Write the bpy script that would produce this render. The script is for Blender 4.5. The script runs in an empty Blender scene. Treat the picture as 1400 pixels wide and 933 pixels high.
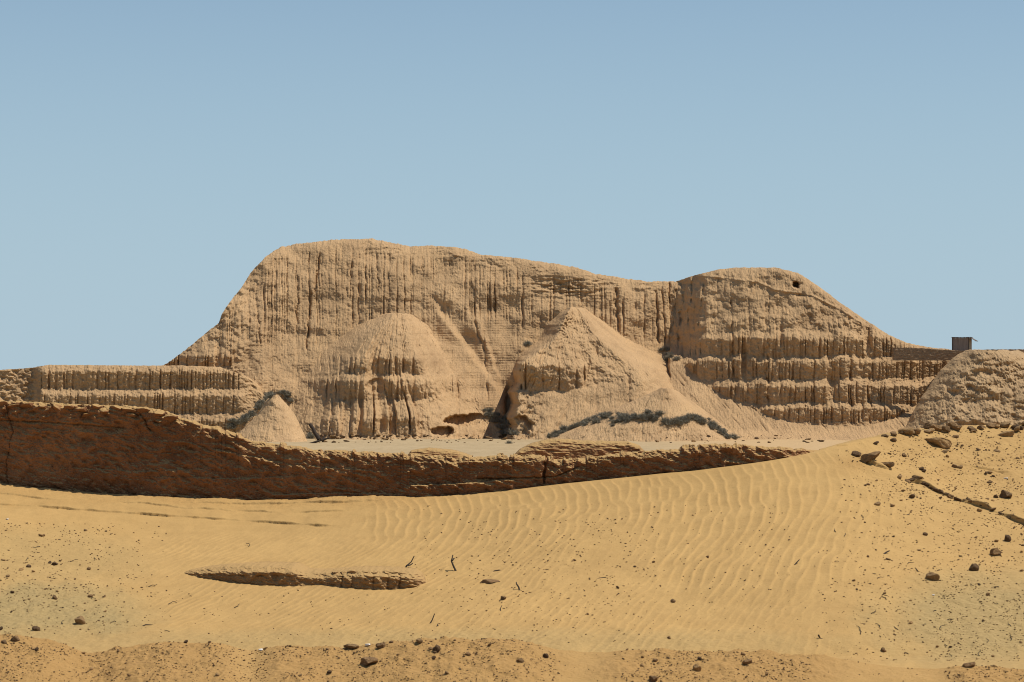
import bpy, math, random
import numpy as np
from mathutils import Vector, Matrix

# ------------------------------------------------------------------ basics
F = 3157.0          # focal length in photo pixels (photo 1400 wide)
HY = 560.0          # horizon row
M = 350.0 / F       # metres per photo pixel at the pyramid
PLAIN = -4.45       # level of the desert plain below the eye
random.seed(4); RNG = np.random.default_rng(11)
sc = bpy.context.scene
COL = sc.collection

def ray(px, py, d):
    px, py, d = np.broadcast_arrays(np.asarray(px, float), np.asarray(py, float), np.asarray(d, float))
    return np.stack([(px - 700.0) / F * d, d, (HY - py) / F * d], -1)

def sstep(a, b, x):
    t = np.clip((x - a) / (b - a), 0, 1)
    return t * t * (3 - 2 * t)

def curve(pts):
    xs = np.array([p[0] for p in pts], float); ys = np.array([p[1] for p in pts], float)
    return lambda x: np.interp(x, xs, ys)

def smooth_curve(pts, step=6.0, sig=3):
    xs = np.array([p[0] for p in pts], float); ys = np.array([p[1] for p in pts], float)
    gx = np.arange(xs[0], xs[-1] + step, step); gy = np.interp(gx, xs, ys)
    k = np.exp(-0.5 * (np.arange(-3 * sig, 3 * sig + 1) / sig) ** 2); k /= k.sum()
    gp = np.pad(gy, 3 * sig, mode='reflect', reflect_type='odd')
    gy = np.convolve(gp, k, mode='valid')
    return lambda x: np.interp(x, gx, gy)

# ------------------------------------------------------------------ noise
def _hash(ix, iy, seed):
    h = (ix.astype(np.int64) * 374761393 + iy.astype(np.int64) * 668265263 + seed * 974634777) & 0xFFFFFFFF
    h = ((h ^ (h >> 13)) * 1274126177) & 0xFFFFFFFF
    return (h ^ (h >> 16)) & 0xFFFF

_ANG = np.linspace(0, 2 * np.pi, 65536, endpoint=False)
_GX = np.cos(_ANG).astype(np.float32); _GY = np.sin(_ANG).astype(np.float32)

def perlin(x, y, seed=0):
    x, y = np.broadcast_arrays(np.asarray(x, float), np.asarray(y, float))
    x0 = np.floor(x); y0 = np.floor(y)
    fx = (x - x0).astype(np.float32); fy = (y - y0).astype(np.float32)
    ix = x0.astype(np.int64); iy = y0.astype(np.int64)
    u = fx * fx * fx * (fx * (fx * 6 - 15) + 10); v = fy * fy * fy * (fy * (fy * 6 - 15) + 10)
    def g(dx, dy):
        h = _hash(ix + dx, iy + dy, seed)
        return _GX[h] * (fx - dx) + _GY[h] * (fy - dy)
    a = g(0, 0); b = g(1, 0); c = g(0, 1); d = g(1, 1)
    return (a + u * (b - a)) * (1 - v) + (c + u * (d - c)) * v * 1.0

def fbm(x, y, octv=4, seed=0, gain=0.5, lac=2.03):
    r = 0; a = 1.0; t = 0
    for i in range(octv):
        r = r + a * perlin(x, y, seed + i * 17); t += a
        a *= gain; x = np.asarray(x) * lac + 5.3; y = np.asarray(y) * lac + 9.1
    return r * 1.5 / t

def ridged(x, y, octv=4, seed=0, gain=0.5, lac=2.03):
    r = 0; a = 1.0; t = 0
    for i in range(octv):
        r = r + a * (1 - 2.2 * np.abs(perlin(x, y, seed + i * 17))); t += a
        a *= gain; x = np.asarray(x) * lac + 5.3; y = np.asarray(y) * lac + 9.1
    return r / t

def gullies(px, seed, sp, w0, w1, smin=0.25, x0=-400, x1=1800, jit=1.0):
    """1-D set of erosion gullies: returns (gully 0..1, column roundness 0..1)."""
    r = np.random.default_rng(seed)
    n = int((x1 - x0) / sp) + 4
    pos = x0 + np.cumsum(sp * (0.38 + 1.86 * jit * r.random(n) ** 2))
    w = w0 + (w1 - w0) * r.random(n) ** 2
    s = smin + (1 - smin) * r.random(n)
    i = np.clip(np.searchsorted(pos, px), 1, n - 1)
    dl = px - pos[i - 1]; dr = pos[i] - px
    g = np.maximum(s[i - 1] * np.exp(-(dl / w[i - 1]) ** 2), s[i] * np.exp(-(dr / w[i]) ** 2))
    half = 0.5 * (pos[i] - pos[i - 1])
    col = np.clip(np.minimum(dl, dr) / np.maximum(half, 1e-3), 0, 1)
    return g, np.sqrt(1 - (1 - col) ** 2)

def lobes(px, seed, sp, amp):
    """arched upper edge of slumped adobe: each lobe rises (negative rows) in its middle"""
    r = np.random.default_rng(seed)
    n = int(2400 / sp) + 4
    pos = -400 + np.cumsum(sp * (0.45 + 1.1 * r.random(n)))
    a = amp * (0.3 + 0.7 * r.random(n))
    i = np.clip(np.searchsorted(pos, px), 1, n - 1)
    t = (px - pos[i - 1]) / (pos[i] - pos[i - 1])
    return -a[i] * np.sqrt(np.clip(1 - (2 * t - 1) ** 2, 0, 1))

# ------------------------------------------------------------------ mesh helpers
def mesh_np(name, verts, quads, smooth=True):
    me = bpy.data.meshes.new(name)
    verts = np.ascontiguousarray(verts, np.float32); quads = np.ascontiguousarray(quads, np.int32)
    n, k = quads.shape
    me.vertices.add(len(verts)); me.vertices.foreach_set('co', verts.ravel())
    me.loops.add(n * k); me.loops.foreach_set('vertex_index', quads.ravel())
    me.polygons.add(n)
    me.polygons.foreach_set('loop_start', np.arange(0, n * k, k, dtype=np.int32))
    me.polygons.foreach_set('loop_total', np.full(n, k, np.int32))
    me.polygons.foreach_set('use_smooth', np.full(n, smooth, bool))
    me.update(calc_edges=True); me.validate()
    return me

def grid_quads(R, C):
    i = np.arange(R - 1)[:, None] * C + np.arange(C - 1)[None, :]
    return np.stack([i, i + 1, i + C + 1, i + C], -1).reshape(-1, 4)

def link(name, me, mat, parent=None, loc=(0, 0, 0)):
    o = bpy.data.objects.new(name, me); COL.objects.link(o)
    if mat is not None:
        me.materials.clear(); me.materials.append(mat)
    o.location = loc
    if parent is not None: o.parent = parent
    return o

def grid_obj(name, P, mat, parent=None, base=None):
    """P: rows x cols x 3 world points; base = origin of the object"""
    base = np.zeros(3) if base is None else np.array(base, float)
    R, C = P.shape[:2]
    me = mesh_np(name, (P - base).reshape(-1, 3), grid_quads(R, C))
    return link(name, me, mat, parent, (0, 0, 0) if parent is not None else tuple(base))

def empty(name, loc, rz=0.0):
    o = bpy.data.objects.new(name, None); COL.objects.link(o)
    o.location = loc; o.rotation_euler = (0, 0, rz); o.empty_display_size = 0.2
    return o

def tag(o, label=None, cat=None, group=None, kind=None):
    if label: o['label'] = label
    if cat: o['category'] = cat
    if group: o['group'] = group
    if kind: o['kind'] = kind
    return o

# ------------------------------------------------------------------ materials
class NT:
    def __init__(s, name):
        s.m = bpy.data.materials.new(name); s.m.use_nodes = True
        s.t = s.m.node_tree; s.N = s.t.nodes; s.L = s.t.links
        s.b = s.N['Principled BSDF']; s.out = s.N['Material Output']
        s.b.inputs['Roughness'].default_value = 0.95
        s.b.inputs['Specular IOR Level'].default_value = 0.12
        s.pos = s.n('ShaderNodeNewGeometry').outputs['Position']
        s.geo = s.N[-1]
    def n(s, kind, **kw):
        nd = s.N.new(kind)
        for k, v in kw.items(): setattr(nd, k, v)
        return nd
    def l(s, a, b): s.L.new(a, b)
    def noise(s, scale, detail=4, rough=0.55, stretch=None, coord=None):
        nd = s.n('ShaderNodeTexNoise'); nd.inputs['Scale'].default_value = scale
        nd.inputs['Detail'].default_value = detail; nd.inputs['Roughness'].default_value = rough
        c = coord or s.pos
        if stretch:
            mp = s.n('ShaderNodeMapping'); mp.inputs['Scale'].default_value = stretch
            s.l(c, mp.inputs['Vector']); c = mp.outputs['Vector']
        s.l(c, nd.inputs['Vector'])
        return nd.outputs['Fac']
    def ramp(s, fac, stops):
        nd = s.n('ShaderNodeValToRGB'); e = nd.color_ramp.elements
        while len(e) < len(stops): e.new(0.5)
        for i, (p, c) in enumerate(stops):
            e[i].position = p; e[i].color = (*c, 1) if len(c) == 3 else c
        s.l(fac, nd.inputs['Fac']); return nd.outputs['Color']
    def mix(s, fac, a, b, mode='MIX'):
        nd = s.n('ShaderNodeMix', data_type='RGBA', blend_type=mode)
        for v, sock in ((fac, nd.inputs[0]), (a, nd.inputs[6]), (b, nd.inputs[7])):
            if isinstance(v, (int, float)): sock.default_value = v
            elif isinstance(v, tuple): sock.default_value = (*v, 1)
            else: s.l(v, sock)
        return nd.outputs[2]
    def math(s, op, a, b=0.0, clamp=False):
        nd = s.n('ShaderNodeMath', operation=op); nd.use_clamp = clamp
        for v, sock in ((a, nd.inputs[0]), (b, nd.inputs[1])):
            if isinstance(v, (int, float)): sock.default_value = v
            else: s.l(v, sock)
        return nd.outputs[0]
    def attr(s, name):
        nd = s.n('ShaderNodeAttribute'); nd.attribute_name = name; return nd.outputs['Fac']
    def bump(s, heights):
        prev = None
        for h, dist, st in heights:
            nd = s.n('ShaderNodeBump'); nd.inputs['Distance'].default_value = dist
            nd.inputs['Strength'].default_value = st
            s.l(h, nd.inputs['Height'])
            if prev is not None: s.l(prev, nd.inputs['Normal'])
            prev = nd.outputs['Normal']
        s.l(prev, s.b.inputs['Normal'])
    def done(s, color):
        if isinstance(color, tuple): s.b.inputs['Base Color'].default_value = (*color, 1)
        else: s.l(color, s.b.inputs['Base Color'])
        return s.m

def c_mul(c, k): return tuple(v * k for v in c)

def make_adobe(name, base, warm, bricks=0.0):
    m = NT(name)
    big = m.noise(0.09, 5, 0.6); fine = m.noise(2.6, 6, 0.68); spk = m.noise(6.0, 4, 0.7)
    col = m.ramp(big, [(0.30, c_mul(base, 0.90)), (0.55, base), (0.75, warm)])
    col = m.mix(0.8, col, m.ramp(fine, [(0.30, (0.80, 0.79, 0.78)), (0.5, (1, 1, 1)), (0.7, (1.10, 1.09, 1.06))]), 'MULTIPLY')
    stn = m.noise(0.35, 5, 0.62, stretch=(1.0, 0.4, 0.28)); col = m.mix(0.8, col, m.ramp(stn, [(0.32, (0.80, 0.785, 0.78)), (0.50, (1, 1, 1)), (0.66, (1.07, 1.06, 1.03))]), 'MULTIPLY')
    col = m.mix(0.7, col, m.ramp(spk, [(0.30, (0.50, 0.47, 0.44)), (0.43, (1, 1, 1))]), 'MULTIPLY')
    hs = [(fine, 0.22, 0.55), (spk, 0.18, 0.7)]
    rill = m.noise(1.0, 4, 0.6, stretch=(2.2, 0.3, 0.14))
    hs.append((rill, 0.45, 0.75))
    if bricks:
        wv = m.n('ShaderNodeTexWave', wave_type='BANDS', bands_direction='Z')
        wv.inputs['Scale'].default_value = 0.95; wv.inputs['Distortion'].default_value = 1.6
        wv.inputs['Detail'].default_value = 3; wv.inputs['Detail Scale'].default_value = 1.5
        m.l(m.pos, wv.inputs['Vector']); hs.append((wv.outputs['Fac'], 0.14, bricks))
    m.bump(hs)
    return m.done(col)

ADOBE = (0.532, 0.344, 0.176)
M_ADOBE = make_adobe('eroded_adobe', ADOBE, (0.59, 0.385, 0.2), 0.0)
M_MOUND = make_adobe('slumped_adobe', (0.545, 0.353, 0.181), (0.59, 0.385, 0.2), 0.0)
M_RUBBLE = make_adobe('rubble_adobe', (0.48, 0.32, 0.167), (0.56, 0.372, 0.192), 0.0)

def make_brick():
    m = NT('adobe_brick_courses')
    bt = m.n('ShaderNodeTexBrick'); mp = m.n('ShaderNodeMapping')
    mp.inputs['Rotation'].default_value = (math.radians(90), 0, 0)
    m.l(m.pos, mp.inputs['Vector']); m.l(mp.outputs['Vector'], bt.inputs['Vector'])
    bt.inputs['Color1'].default_value = (0.24, 0.155, 0.09, 1); bt.inputs['Color2'].default_value = (0.31, 0.2, 0.115, 1)
    bt.inputs['Mortar'].default_value = (0.38, 0.26, 0.15, 1)
    bt.inputs['Scale'].default_value = 1.0; bt.inputs['Brick Width'].default_value = 0.6
    bt.inputs['Row Height'].default_value = 0.25; bt.inputs['Mortar Size'].default_value = 0.03
    n = m.noise(3.0, 5, 0.6)
    col = m.mix(0.7, bt.outputs['Color'], m.ramp(n, [(0.3, (0.7, 0.7, 0.7)), (0.7, (1.2, 1.2, 1.2))]), 'MULTIPLY')
    m.bump([(bt.outputs['Fac'], -0.05, 0.6), (n, 0.15, 0.6)])
    return m.done(col)
M_BRICK = make_brick()

SAND = (0.475, 0.297, 0.111)
def make_sand():
    m = NT('wind_blown_sand')
    big = m.noise(0.35, 4, 0.55); mid = m.noise(3.2, 5, 0.6); gr = m.noise(60, 3, 0.7)
    col = m.ramp(big, [(0.3, c_mul(SAND, 0.93)), (0.7, c_mul(SAND, 1.05))])
    col = m.mix(0.75, col, m.ramp(mid, [(0.3, (0.90, 0.885, 0.87)), (0.65, (1.03, 1.03, 1.03))]), 'MULTIPLY')
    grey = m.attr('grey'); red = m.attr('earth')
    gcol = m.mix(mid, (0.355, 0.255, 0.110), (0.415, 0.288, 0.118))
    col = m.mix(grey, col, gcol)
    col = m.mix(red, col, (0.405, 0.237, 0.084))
    col = m.mix(0.6, col, m.ramp(gr, [(0.28, (0.80, 0.79, 0.77)), (0.5, (1, 1, 1)), (0.72, (1.08, 1.08, 1.08))]), 'MULTIPLY')
    cr = m.noise(14, 5, 0.65)
    rough = m.math('ADD', m.math('MULTIPLY', grey, 0.7), m.math('ADD', m.math('MULTIPLY', red, 0.8), 0.12), True)
    m.bump([(m.math('MULTIPLY', cr, rough), 0.05, 0.7), (gr, 0.006, 0.5)])
    return m.done(col)
M_SAND = make_sand()

def make_plain():
    m = NT('pale_desert_floor')
    big = m.noise(0.05, 5, 0.6); mid = m.noise(0.9, 6, 0.7)
    col = m.ramp(big, [(0.3, (0.40, 0.292, 0.158)), (0.7, (0.46, 0.345, 0.195))])
    col = m.mix(0.6, col, m.ramp(mid, [(0.35, (0.72, 0.70, 0.66)), (0.55, (1, 1, 1))]), 'MULTIPLY')
    sp = m.n('ShaderNodeSeparateXYZ'); m.l(m.pos, sp.inputs[0])
    k = m.math('MULTIPLY', m.math('SUBTRACT', m.math('ADD', sp.outputs['X'], m.math('MULTIPLY', big, 16.0)), 24.0), 0.09, True)
    col = m.mix(k, col, m.mix(mid, (0.46, 0.31, 0.155), (0.54, 0.365, 0.185)))
    m.bump([(mid, 0.25, 0.5)])
    return m.done(col)
M_PLAIN = make_plain()

def make_wall():
    m = NT('red_brown_adobe')
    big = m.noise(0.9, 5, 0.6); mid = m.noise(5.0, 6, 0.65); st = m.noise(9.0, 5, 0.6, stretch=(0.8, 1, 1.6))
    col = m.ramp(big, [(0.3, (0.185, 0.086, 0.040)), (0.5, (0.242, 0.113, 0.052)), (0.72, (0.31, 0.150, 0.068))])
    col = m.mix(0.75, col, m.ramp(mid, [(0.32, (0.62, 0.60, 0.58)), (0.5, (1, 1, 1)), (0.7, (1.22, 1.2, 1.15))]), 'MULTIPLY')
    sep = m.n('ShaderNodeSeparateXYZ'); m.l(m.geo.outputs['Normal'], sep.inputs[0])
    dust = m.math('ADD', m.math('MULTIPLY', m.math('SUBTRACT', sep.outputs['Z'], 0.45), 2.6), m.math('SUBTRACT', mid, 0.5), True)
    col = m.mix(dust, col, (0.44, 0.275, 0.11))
    m.bump([(mid, 0.05, 0.7), (st, 0.03, 0.6), (m.noise(40, 3, 0.6), 0.008, 0.6)])
    return m.done(col)
M_WALL = make_wall()

def make_rock(name, a, b):
    m = NT(name)
    oi = m.n('ShaderNodeObjectInfo')
    tc = m.n('ShaderNodeTexCoord')
    n = m.noise(2.5, 5, 0.65, coord=tc.outputs['Object'])
    col = m.ramp(n, [(0.3, a), (0.7, b)])
    v = m.ramp(oi.outputs['Random'], [(0, (0.72, 0.72, 0.74)), (1, (1.25, 1.2, 1.12))])
    col = m.mix(1.0, col, v, 'MULTIPLY')
    m.bump([(n, 0.3, 0.5)])
    return m.done(col)
M_ROCK = make_rock('brown_stone', (0.16, 0.098, 0.048), (0.34, 0.21, 0.10))
M_CLOD = make_rock('dry_clod', (0.27, 0.165, 0.075), (0.42, 0.27, 0.125))
M_DARKROCK = make_rock('dark_stone', (0.085, 0.053, 0.03), (0.17, 0.105, 0.055))
M_LITTER = make_rock('pale_litter', (0.62, 0.60, 0.56), (0.75, 0.73, 0.70))

def make_simple(name, a, b, sc_, stretch=None):
    m = NT(name); n = m.noise(sc_, 4, 0.6, stretch=stretch)
    m.bump([(n, 0.02, 0.5)])
    return m.done(m.ramp(n, [(0.3, a), (0.7, b)]))
M_SHRUB = make_simple('grey_dry_twigs', (0.17, 0.155, 0.12), (0.33, 0.30, 0.22), 2.0)
M_TWIG = make_simple('weathered_twig', (0.05, 0.038, 0.028), (0.10, 0.075, 0.05), 30)
M_WOOD = make_simple('dark_old_wood', (0.045, 0.034, 0.027), (0.085, 0.062, 0.045), 3, (4, 4, 0.4))
M_PLANK = make_simple('weathered_plank', (0.22, 0.175, 0.145), (0.33, 0.27, 0.22), 2.5, (5, 5, 0.3))
M_SUNSIDE = make_simple('painted_sunlit_side', (0.33, 0.26, 0.17), (0.45, 0.36, 0.24), 4, (6, 6, 0.5))  # paler than the planks: sunlight on the shack's side put into the colour
M_ROOF = make_simple('rusty_roof_sheet', (0.12, 0.10, 0.09), (0.20, 0.165, 0.135), 3)

# ------------------------------------------------------------------ pyramid: generators
def terr(px, py, bands, seed, lob=4.0, sp=34, slump=-0.38):
    """stepped profile. bands: (top of talus, top of riser, foot of riser). Returns cot(slope) or nan, flute weight"""
    c = np.full(px.shape, np.nan); w = np.zeros(px.shape)
    for k, (a, b, e) in enumerate(bands):
        la = lobes(px, seed + k, sp, lob) + 1.3 * fbm(px / 19, px * 0 + k, 3, seed + 40 + k)
        le = lobes(px, seed + k + 1, sp, lob) + 1.3 * fbm(px / 19, px * 0 + k + 1, 3, seed + 41 + k)
        lb = la * 0.9 + 2.0 * fbm(px / 9, px * 0 + k, 3, seed + 80 + k)
        ta = a + la; tb = b + lb; te = e + le
        tal = (py >= ta) & (py < tb); ris = (py >= tb) & (py < te)
        brk = sstep(slump, slump + 0.2, fbm(px / 24, py / 60 + 7.3 * k, 3, seed + 60 + k))      # slumped stretches
        c = np.where(tal, 1.3, c); c = np.where(ris, -0.03 * brk + 0.85 * (1 - brk), c)
        # small overhang at the riser's top edge, foot of riser slightly broken
        w = np.maximum(w, (0.25 * sstep(ta, tb, py) + 0.75 * sstep(tb - 4, tb + 2, py)) * (1 - sstep(te - 0.5, te + 3.0, py)) * (0.35 + 0.65 * brk))
    return c, w

def smooth_rows(A, n):
    k = np.ones(n) / n
    P = np.pad(A, ((n // 2, n - 1 - n // 2), (0, 0)), mode='edge')
    c = np.cumsum(np.vstack([np.zeros((1, A.shape[1])), P]), 0)
    return (c[n:] - c[:-n]) / n

def surface_D(px, py, cot, D0, leak=26.0):
    """integrate cot(slope) upward from the last (bottom) row. rows run top -> bottom"""
    dpy = np.zeros_like(py); dpy[:-1] = py[1:] - py[:-1]
    R, C = cot.shape
    k = min(120, C - 1) | 1
    mean = smooth_rows(np.ascontiguousarray(cot.T), k).T          # broad profile, summed to the top
    dev = (cot - mean) * dpy * M                                  # local steps fade out again higher up
    lk = np.exp(-dpy / leak); acc = np.zeros(C); loc = np.zeros_like(cot)
    for i in range(R - 1, -1, -1):
        acc = acc * lk[i] + dev[i]; loc[i] = acc
    return D0 + np.flip(np.cumsum(np.flip(mean * dpy * M, 0), 0), 0) + loc

def sheet_grid(x0, x1, top, bot, rows, dx=1.0):
    xs = np.arange(x0, x1 + dx, dx)
    t = top(xs); b = bot(xs)
    v = np.linspace(0, 1, rows)[:, None]
    py = t[None] * (1 - v) + b[None] * v
    return np.repeat(xs[None], rows, 0), py

def add_back(P, px, py, D, depths, drops):
    """rows behind the skyline: (how far back, how much lower)"""
    rows = [ray(px[0], py[0], D[0])]
    top = rows[0]
    out = []
    for dd, dz in zip(depths, drops):
        q = top.copy(); q[:, 1] += dd; q[:, 2] = np.maximum(q[:, 2] - dz, PLAIN - 1.0)
        out.append(q)
    return np.concatenate([np.stack(out[::-1]), P], 0)

def rough(px, py, seed, a=0.20):
    return a * fbm(px / 5.0, py / 5.0, 4, seed) + 0.7 * a * fbm(px / 2.3, py / 2.3, 2, seed + 5)
def rills(s, q, seed, sp=5.0):
    g, r = gullies(s + 1.2 * fbm(s / 9, q / 9, 2, seed), seed, sp, 0.45, 1.0, 0.0)
    return g * np.clip(0.3 + 1.5 * fbm(s / 7, q / 22, 3, seed + 1), 0, 1.3)

# ------------------------------------------------------------------ pyramid
pyr_base = ray(660, 600, 350.0); pyr_base[2] = PLAIN
PYR = empty('adobe_pyramid', tuple(pyr_base))
tag(PYR, 'huge eroded adobe pyramid with fluted walls and slumped terraces under the blue sky', 'pyramid')
def pyr_part(name, P, mat): return grid_obj(name, P, mat, PYR, pyr_base)

# summit mass ---------------------------------------------------------------
sky_pts = [(215, 505), (228, 497), (245, 485), (262, 472), (282, 455), (299, 442), (303, 430), (318, 408), (330, 394), (342, 374), (362, 352),
           (385, 337), (420, 332), (455, 328), (510, 326.5), (535, 332), (560, 337), (590, 336), (632, 339), (655, 348), (700, 352), (760, 361),
           (790, 366), (815, 375), (850, 380), (880, 384.5), (920, 385), (960, 392)]
sk = curve(sky_pts)
def top_summit(x): return sk(x) + 2.2 * fbm(x / 16, x * 0, 4, 3) + 1.0 * fbm(x / 3.5, x * 0, 2, 8)
px, py = sheet_grid(215, 955, top_summit, lambda x: x * 0 + 612, 300)
h = py - top_summit(px[0])[None]
cot = 1.0 + 0.32 * fbm(px / 70, py / 26, 3, 21) - 0.25 * sstep(370, 400, py) * sstep(480, 450, py)
cot = np.clip(cot, 0.22, 1.6)
cot += 2.2 * np.exp(-h / 5.0)                       # rounded shoulder
lfl = sstep(430, 340, px + 14 * fbm(py / 20, px / 40, 2, 22)); cot = cot * (1 - lfl) + lfl * (0.9 + 0.5 * fbm(px / 22, py / 12, 3, 23)).clip(0.25, 1.7)
# small risers at the left foot
c2, w2 = terr(px, py, [(478, 488, 502)], 300, 2, 30)
mk = (px < 318)
cot = np.where(~np.isnan(c2) & mk, c2, cot); w2 = w2 * mk
cot = smooth_rows(cot, 3)
D = surface_D(px, py, cot, 352.5)
D += 7.0 * sstep(360, 215, px) ** 2                  # left flank turns away
D += 1.7 * fbm(px / 62, py / 50, 3, 33)
SUM_D = D.copy(); SUM_T = py[0].copy(); SUM_B = py[-1].copy()
def summit_D(qx, qy):
    j = np.clip(qx - 215, 0, SUM_D.shape[1] - 2); j0 = j.astype(int); f = j - j0
    def row(jj):
        i = np.clip((qy - SUM_T[jj]) / (SUM_B[jj] - SUM_T[jj]) * (SUM_D.shape[0] - 1), 0, SUM_D.shape[0] - 2); i0 = i.astype(int); g = i - i0
        return SUM_D[i0, jj] * (1 - g) + SUM_D[i0 + 1, jj] * g
    return row(j0) * (1 - f) + row(j0 + 1) * f
# fluted cliff faces
wx = px + 2.0 * fbm(px / 30, py / 30, 3, 35)
g1, r1 = gullies(wx, 51, 6.0, 0.7, 1.35, 0.15)
g2, r2 = gullies(wx + 3.0 * fbm(py / 40, px / 90, 2, 5), 52, 46, 1.6, 3.4, 0.3)
amp = np.clip(0.90 + 1.1 * fbm(px / 50, py / 34, 3, 37), 0.32, 1.6) * sstep(6, 26, h) * (1 - 0.75 * sstep(430, 480, py))
smoothz = sstep(585, 600, px) * (1 - sstep(695, 712, px)) * sstep(425, 450, py)          # bare brick face in the middle
amp = amp * (1 - 0.85 * smoothz)
amp2 = amp * np.clip(0.65 + 1.4 * fbm(px / 9, py / 36, 3, 38), 0, 1.6)
D += 0.90 * amp2 * g1 - 0.06 * amp * r1 + 0.55 * amp * g2 * np.clip(0.4 + 1.5 * fbm(px / 40, py / 24, 3, 39), 0, 1.3)
gg, rr = gullies(px, 61, 8, 1.0, 2.0, 0.3); D += w2 * (0.9 * gg - 0.3 * rr)
# named deep gullies
for (gx0, gy0, gx1, gy1, ww, dd) in [(437, 350, 430, 398, 1.3, 1.0), (425, 400, 419, 476, 1.4, 1.0), (407, 405, 405, 450, 1.1, 0.6), (352, 420, 356, 470, 1.1, 0.6),
                                     (515, 350, 517, 400, 1.1, .6), (481, 360, 478, 405, 1.0, .6), (500, 365, 500, 410, 1.0, .6),
                                     (915, 388, 921, 470, 1.8, 1.4), (905, 395, 910, 470, 1.2, .7), (897, 400, 900, 470, 1.5, 1.0), (842, 395, 845, 450, 2.2, 1.2), (661, 455, 667, 545, 1.4, .5),
                                     (648, 440, 662, 480, 1.5, .6)]:
    t = np.clip((py - gy0) / (gy1 - gy0 + 1e-6), 0, 1)
    cx = gx0 + (gx1 - gx0) * t + 4.0 * fbm(py / 14, py * 0 + gx0, 4, int(gx0))
    inside = sstep(min(gy0, gy1) - 6, min(gy0, gy1) + 4, py) * (1 - sstep(max(gy0, gy1) - 4, max(gy0, gy1) + 8, py))
    D += dd * inside * np.clip(0.85 + 0.5 * fbm(py / 14, px / 14, 2, int(gy0)), 0.3, 1.3) * np.exp(-((px - cx) / ww) ** 2)
D += 2.4 * sstep(515, 545, py) * np.exp(-((px - 694 + (py - 560) * 0.05 + 4 * fbm(py / 14, py * 0, 3, 75)) / 4.0) ** 2)
# layered ledges near the crest
led = np.clip(sstep(24, 6, h), 0, 1) * sstep(430, 540, px) * np.clip(0.5 + 1.2 * fbm(px / 50, py * 0, 2, 72), 0, 1)
D += 0.9 * led * fbm(px / 14, py / 4.0, 4, 71)
# broken block scar
sc_ = np.exp(-(((px - 775) / 45) ** 2 + ((py - 395) / 14) ** 2)); D += 1.4 * sc_ * (0.6 + fbm(px / 18, py / 3.5, 3, 73))
# old diagonal ramp trace in the middle
fc = (px - 588) - (py - 405) * 0.74 + 5 * fbm(px / 22, py / 18, 4, 74)
D += (1.3 * sstep(-7, 5, fc) - 1.0 * sstep(0, 34, fc)) * sstep(395, 420, py) * sstep(560, 520, py) * sstep(570, 590, px)
fd = (px - 655) - (py - 430) * 0.30 + 5 * fbm(px / 20, py / 18, 4, 76)
D += 0.9 * sstep(-4, 4, fd) * sstep(400, 440, py) * sstep(720, 690, px) - 1.6 * np.exp(-((px - 610) / 30) ** 2) * sstep(430, 520, py)
D += rough(px, py, 81, 0.18) * (1 - 0.6 * smoothz) + 0.10 * fbm(px / 11, py / 8, 4, 82) * (1 - smoothz)
course = fbm(px / 30, py / 1.6, 2, 86) + 0.5 * np.sin(py * 2 * np.pi / 3.4 + 0.8 * fbm(px / 25, py / 20, 2, 87)); D += 0.05 * course * (0.35 + smoothz)
rub = sstep(400, 320, px); D += rub * 0.5 * fbm(px / 7, py / 6, 4, 83)
P = ray(px, py, D)
P = add_back(P, px, py, D, (4, 16, 60, 110), (0.25, 0.8, 2.5, 60))
pyr_part('summit', P, M_ADOBE)

# left terraces -------------------------------------------------------------
tl = curve([(-600, 507), (-100, 507), (0, 506), (45, 503), (58, 500), (70, 499), (190, 500), (250, 500), (300, 502), (330, 512), (345, 522), (360, 545), (368, 560)])
def top_lt(x): return tl(x) + 0.9 * fbm(x / 9, x * 0, 3, 91) + 0.5 * fbm(x / 2.5, x * 0, 2, 92)
px, py = sheet_grid(-420, 366, top_lt, lambda x: x * 0 + 612, 150)
c, w = terr(px, py, [(499, 509, 532), (532, 542, 566), (566, 576, 592)], 310, 2.2, 26, -0.8)
cot = np.where(np.isnan(c), 1.2, c)
h = py - top_lt(px[0])[None]
cot = cot + 1.2 * np.exp(-h / 2.0)
lft = 1 - sstep(44, 58, px)                                   # far left: worn to rubble
cot = cot * (1 - lft) + lft * np.clip(0.55 + 0.5 * fbm(px / 40, py / 8, 3, 95), 0.1, 1.5)
rgt = sstep(325, 345, px + 6 * fbm(py / 12, px / 12, 2, 97)); cot = cot * (1 - rgt) + 0.85 * rgt
cot = smooth_rows(cot, 3)
D = surface_D(px, py, cot, 344.0)
D += 2.5 * lft + 3.5 * sstep(325, 366, px) ** 1.5
wx = px + 0.9 * fbm(px / 14, py / 14, 2, 99)
ban = np.where(py < 533, 0, np.where(py < 567, 1, 2))
for k in range(3):
    g1, r1 = gullies(wx, 120 + k, 8.0, 0.7, 1.7, 0.1)
    g2, r2 = gullies(wx, 130 + k, 5.0, 0.7, 1.2, 0.0)
    D += (ban == k) * w * (1 - lft) * (1 - rgt) * (0.80 * g1 - 0.18 * r1 + 0.25 * g2) * np.clip(0.8 + 0.8 * fbm(px / 30, py / 40 + k * 9, 2, 105), 0.2, 1.25)
D += 0.30 * fbm(px / 6, py / 5, 4, 104) + rough(px, py, 101, 0.20) + (lft + rgt) * 0.7 * fbm(px / 9, py / 5, 4, 103)
P = add_back(ray(px, py, D), px, py, D, (3, 14, 90, 130), (0.15, 0.5, 1.0, 60))
pyr_part('terrace', P, M_ADOBE)

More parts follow.
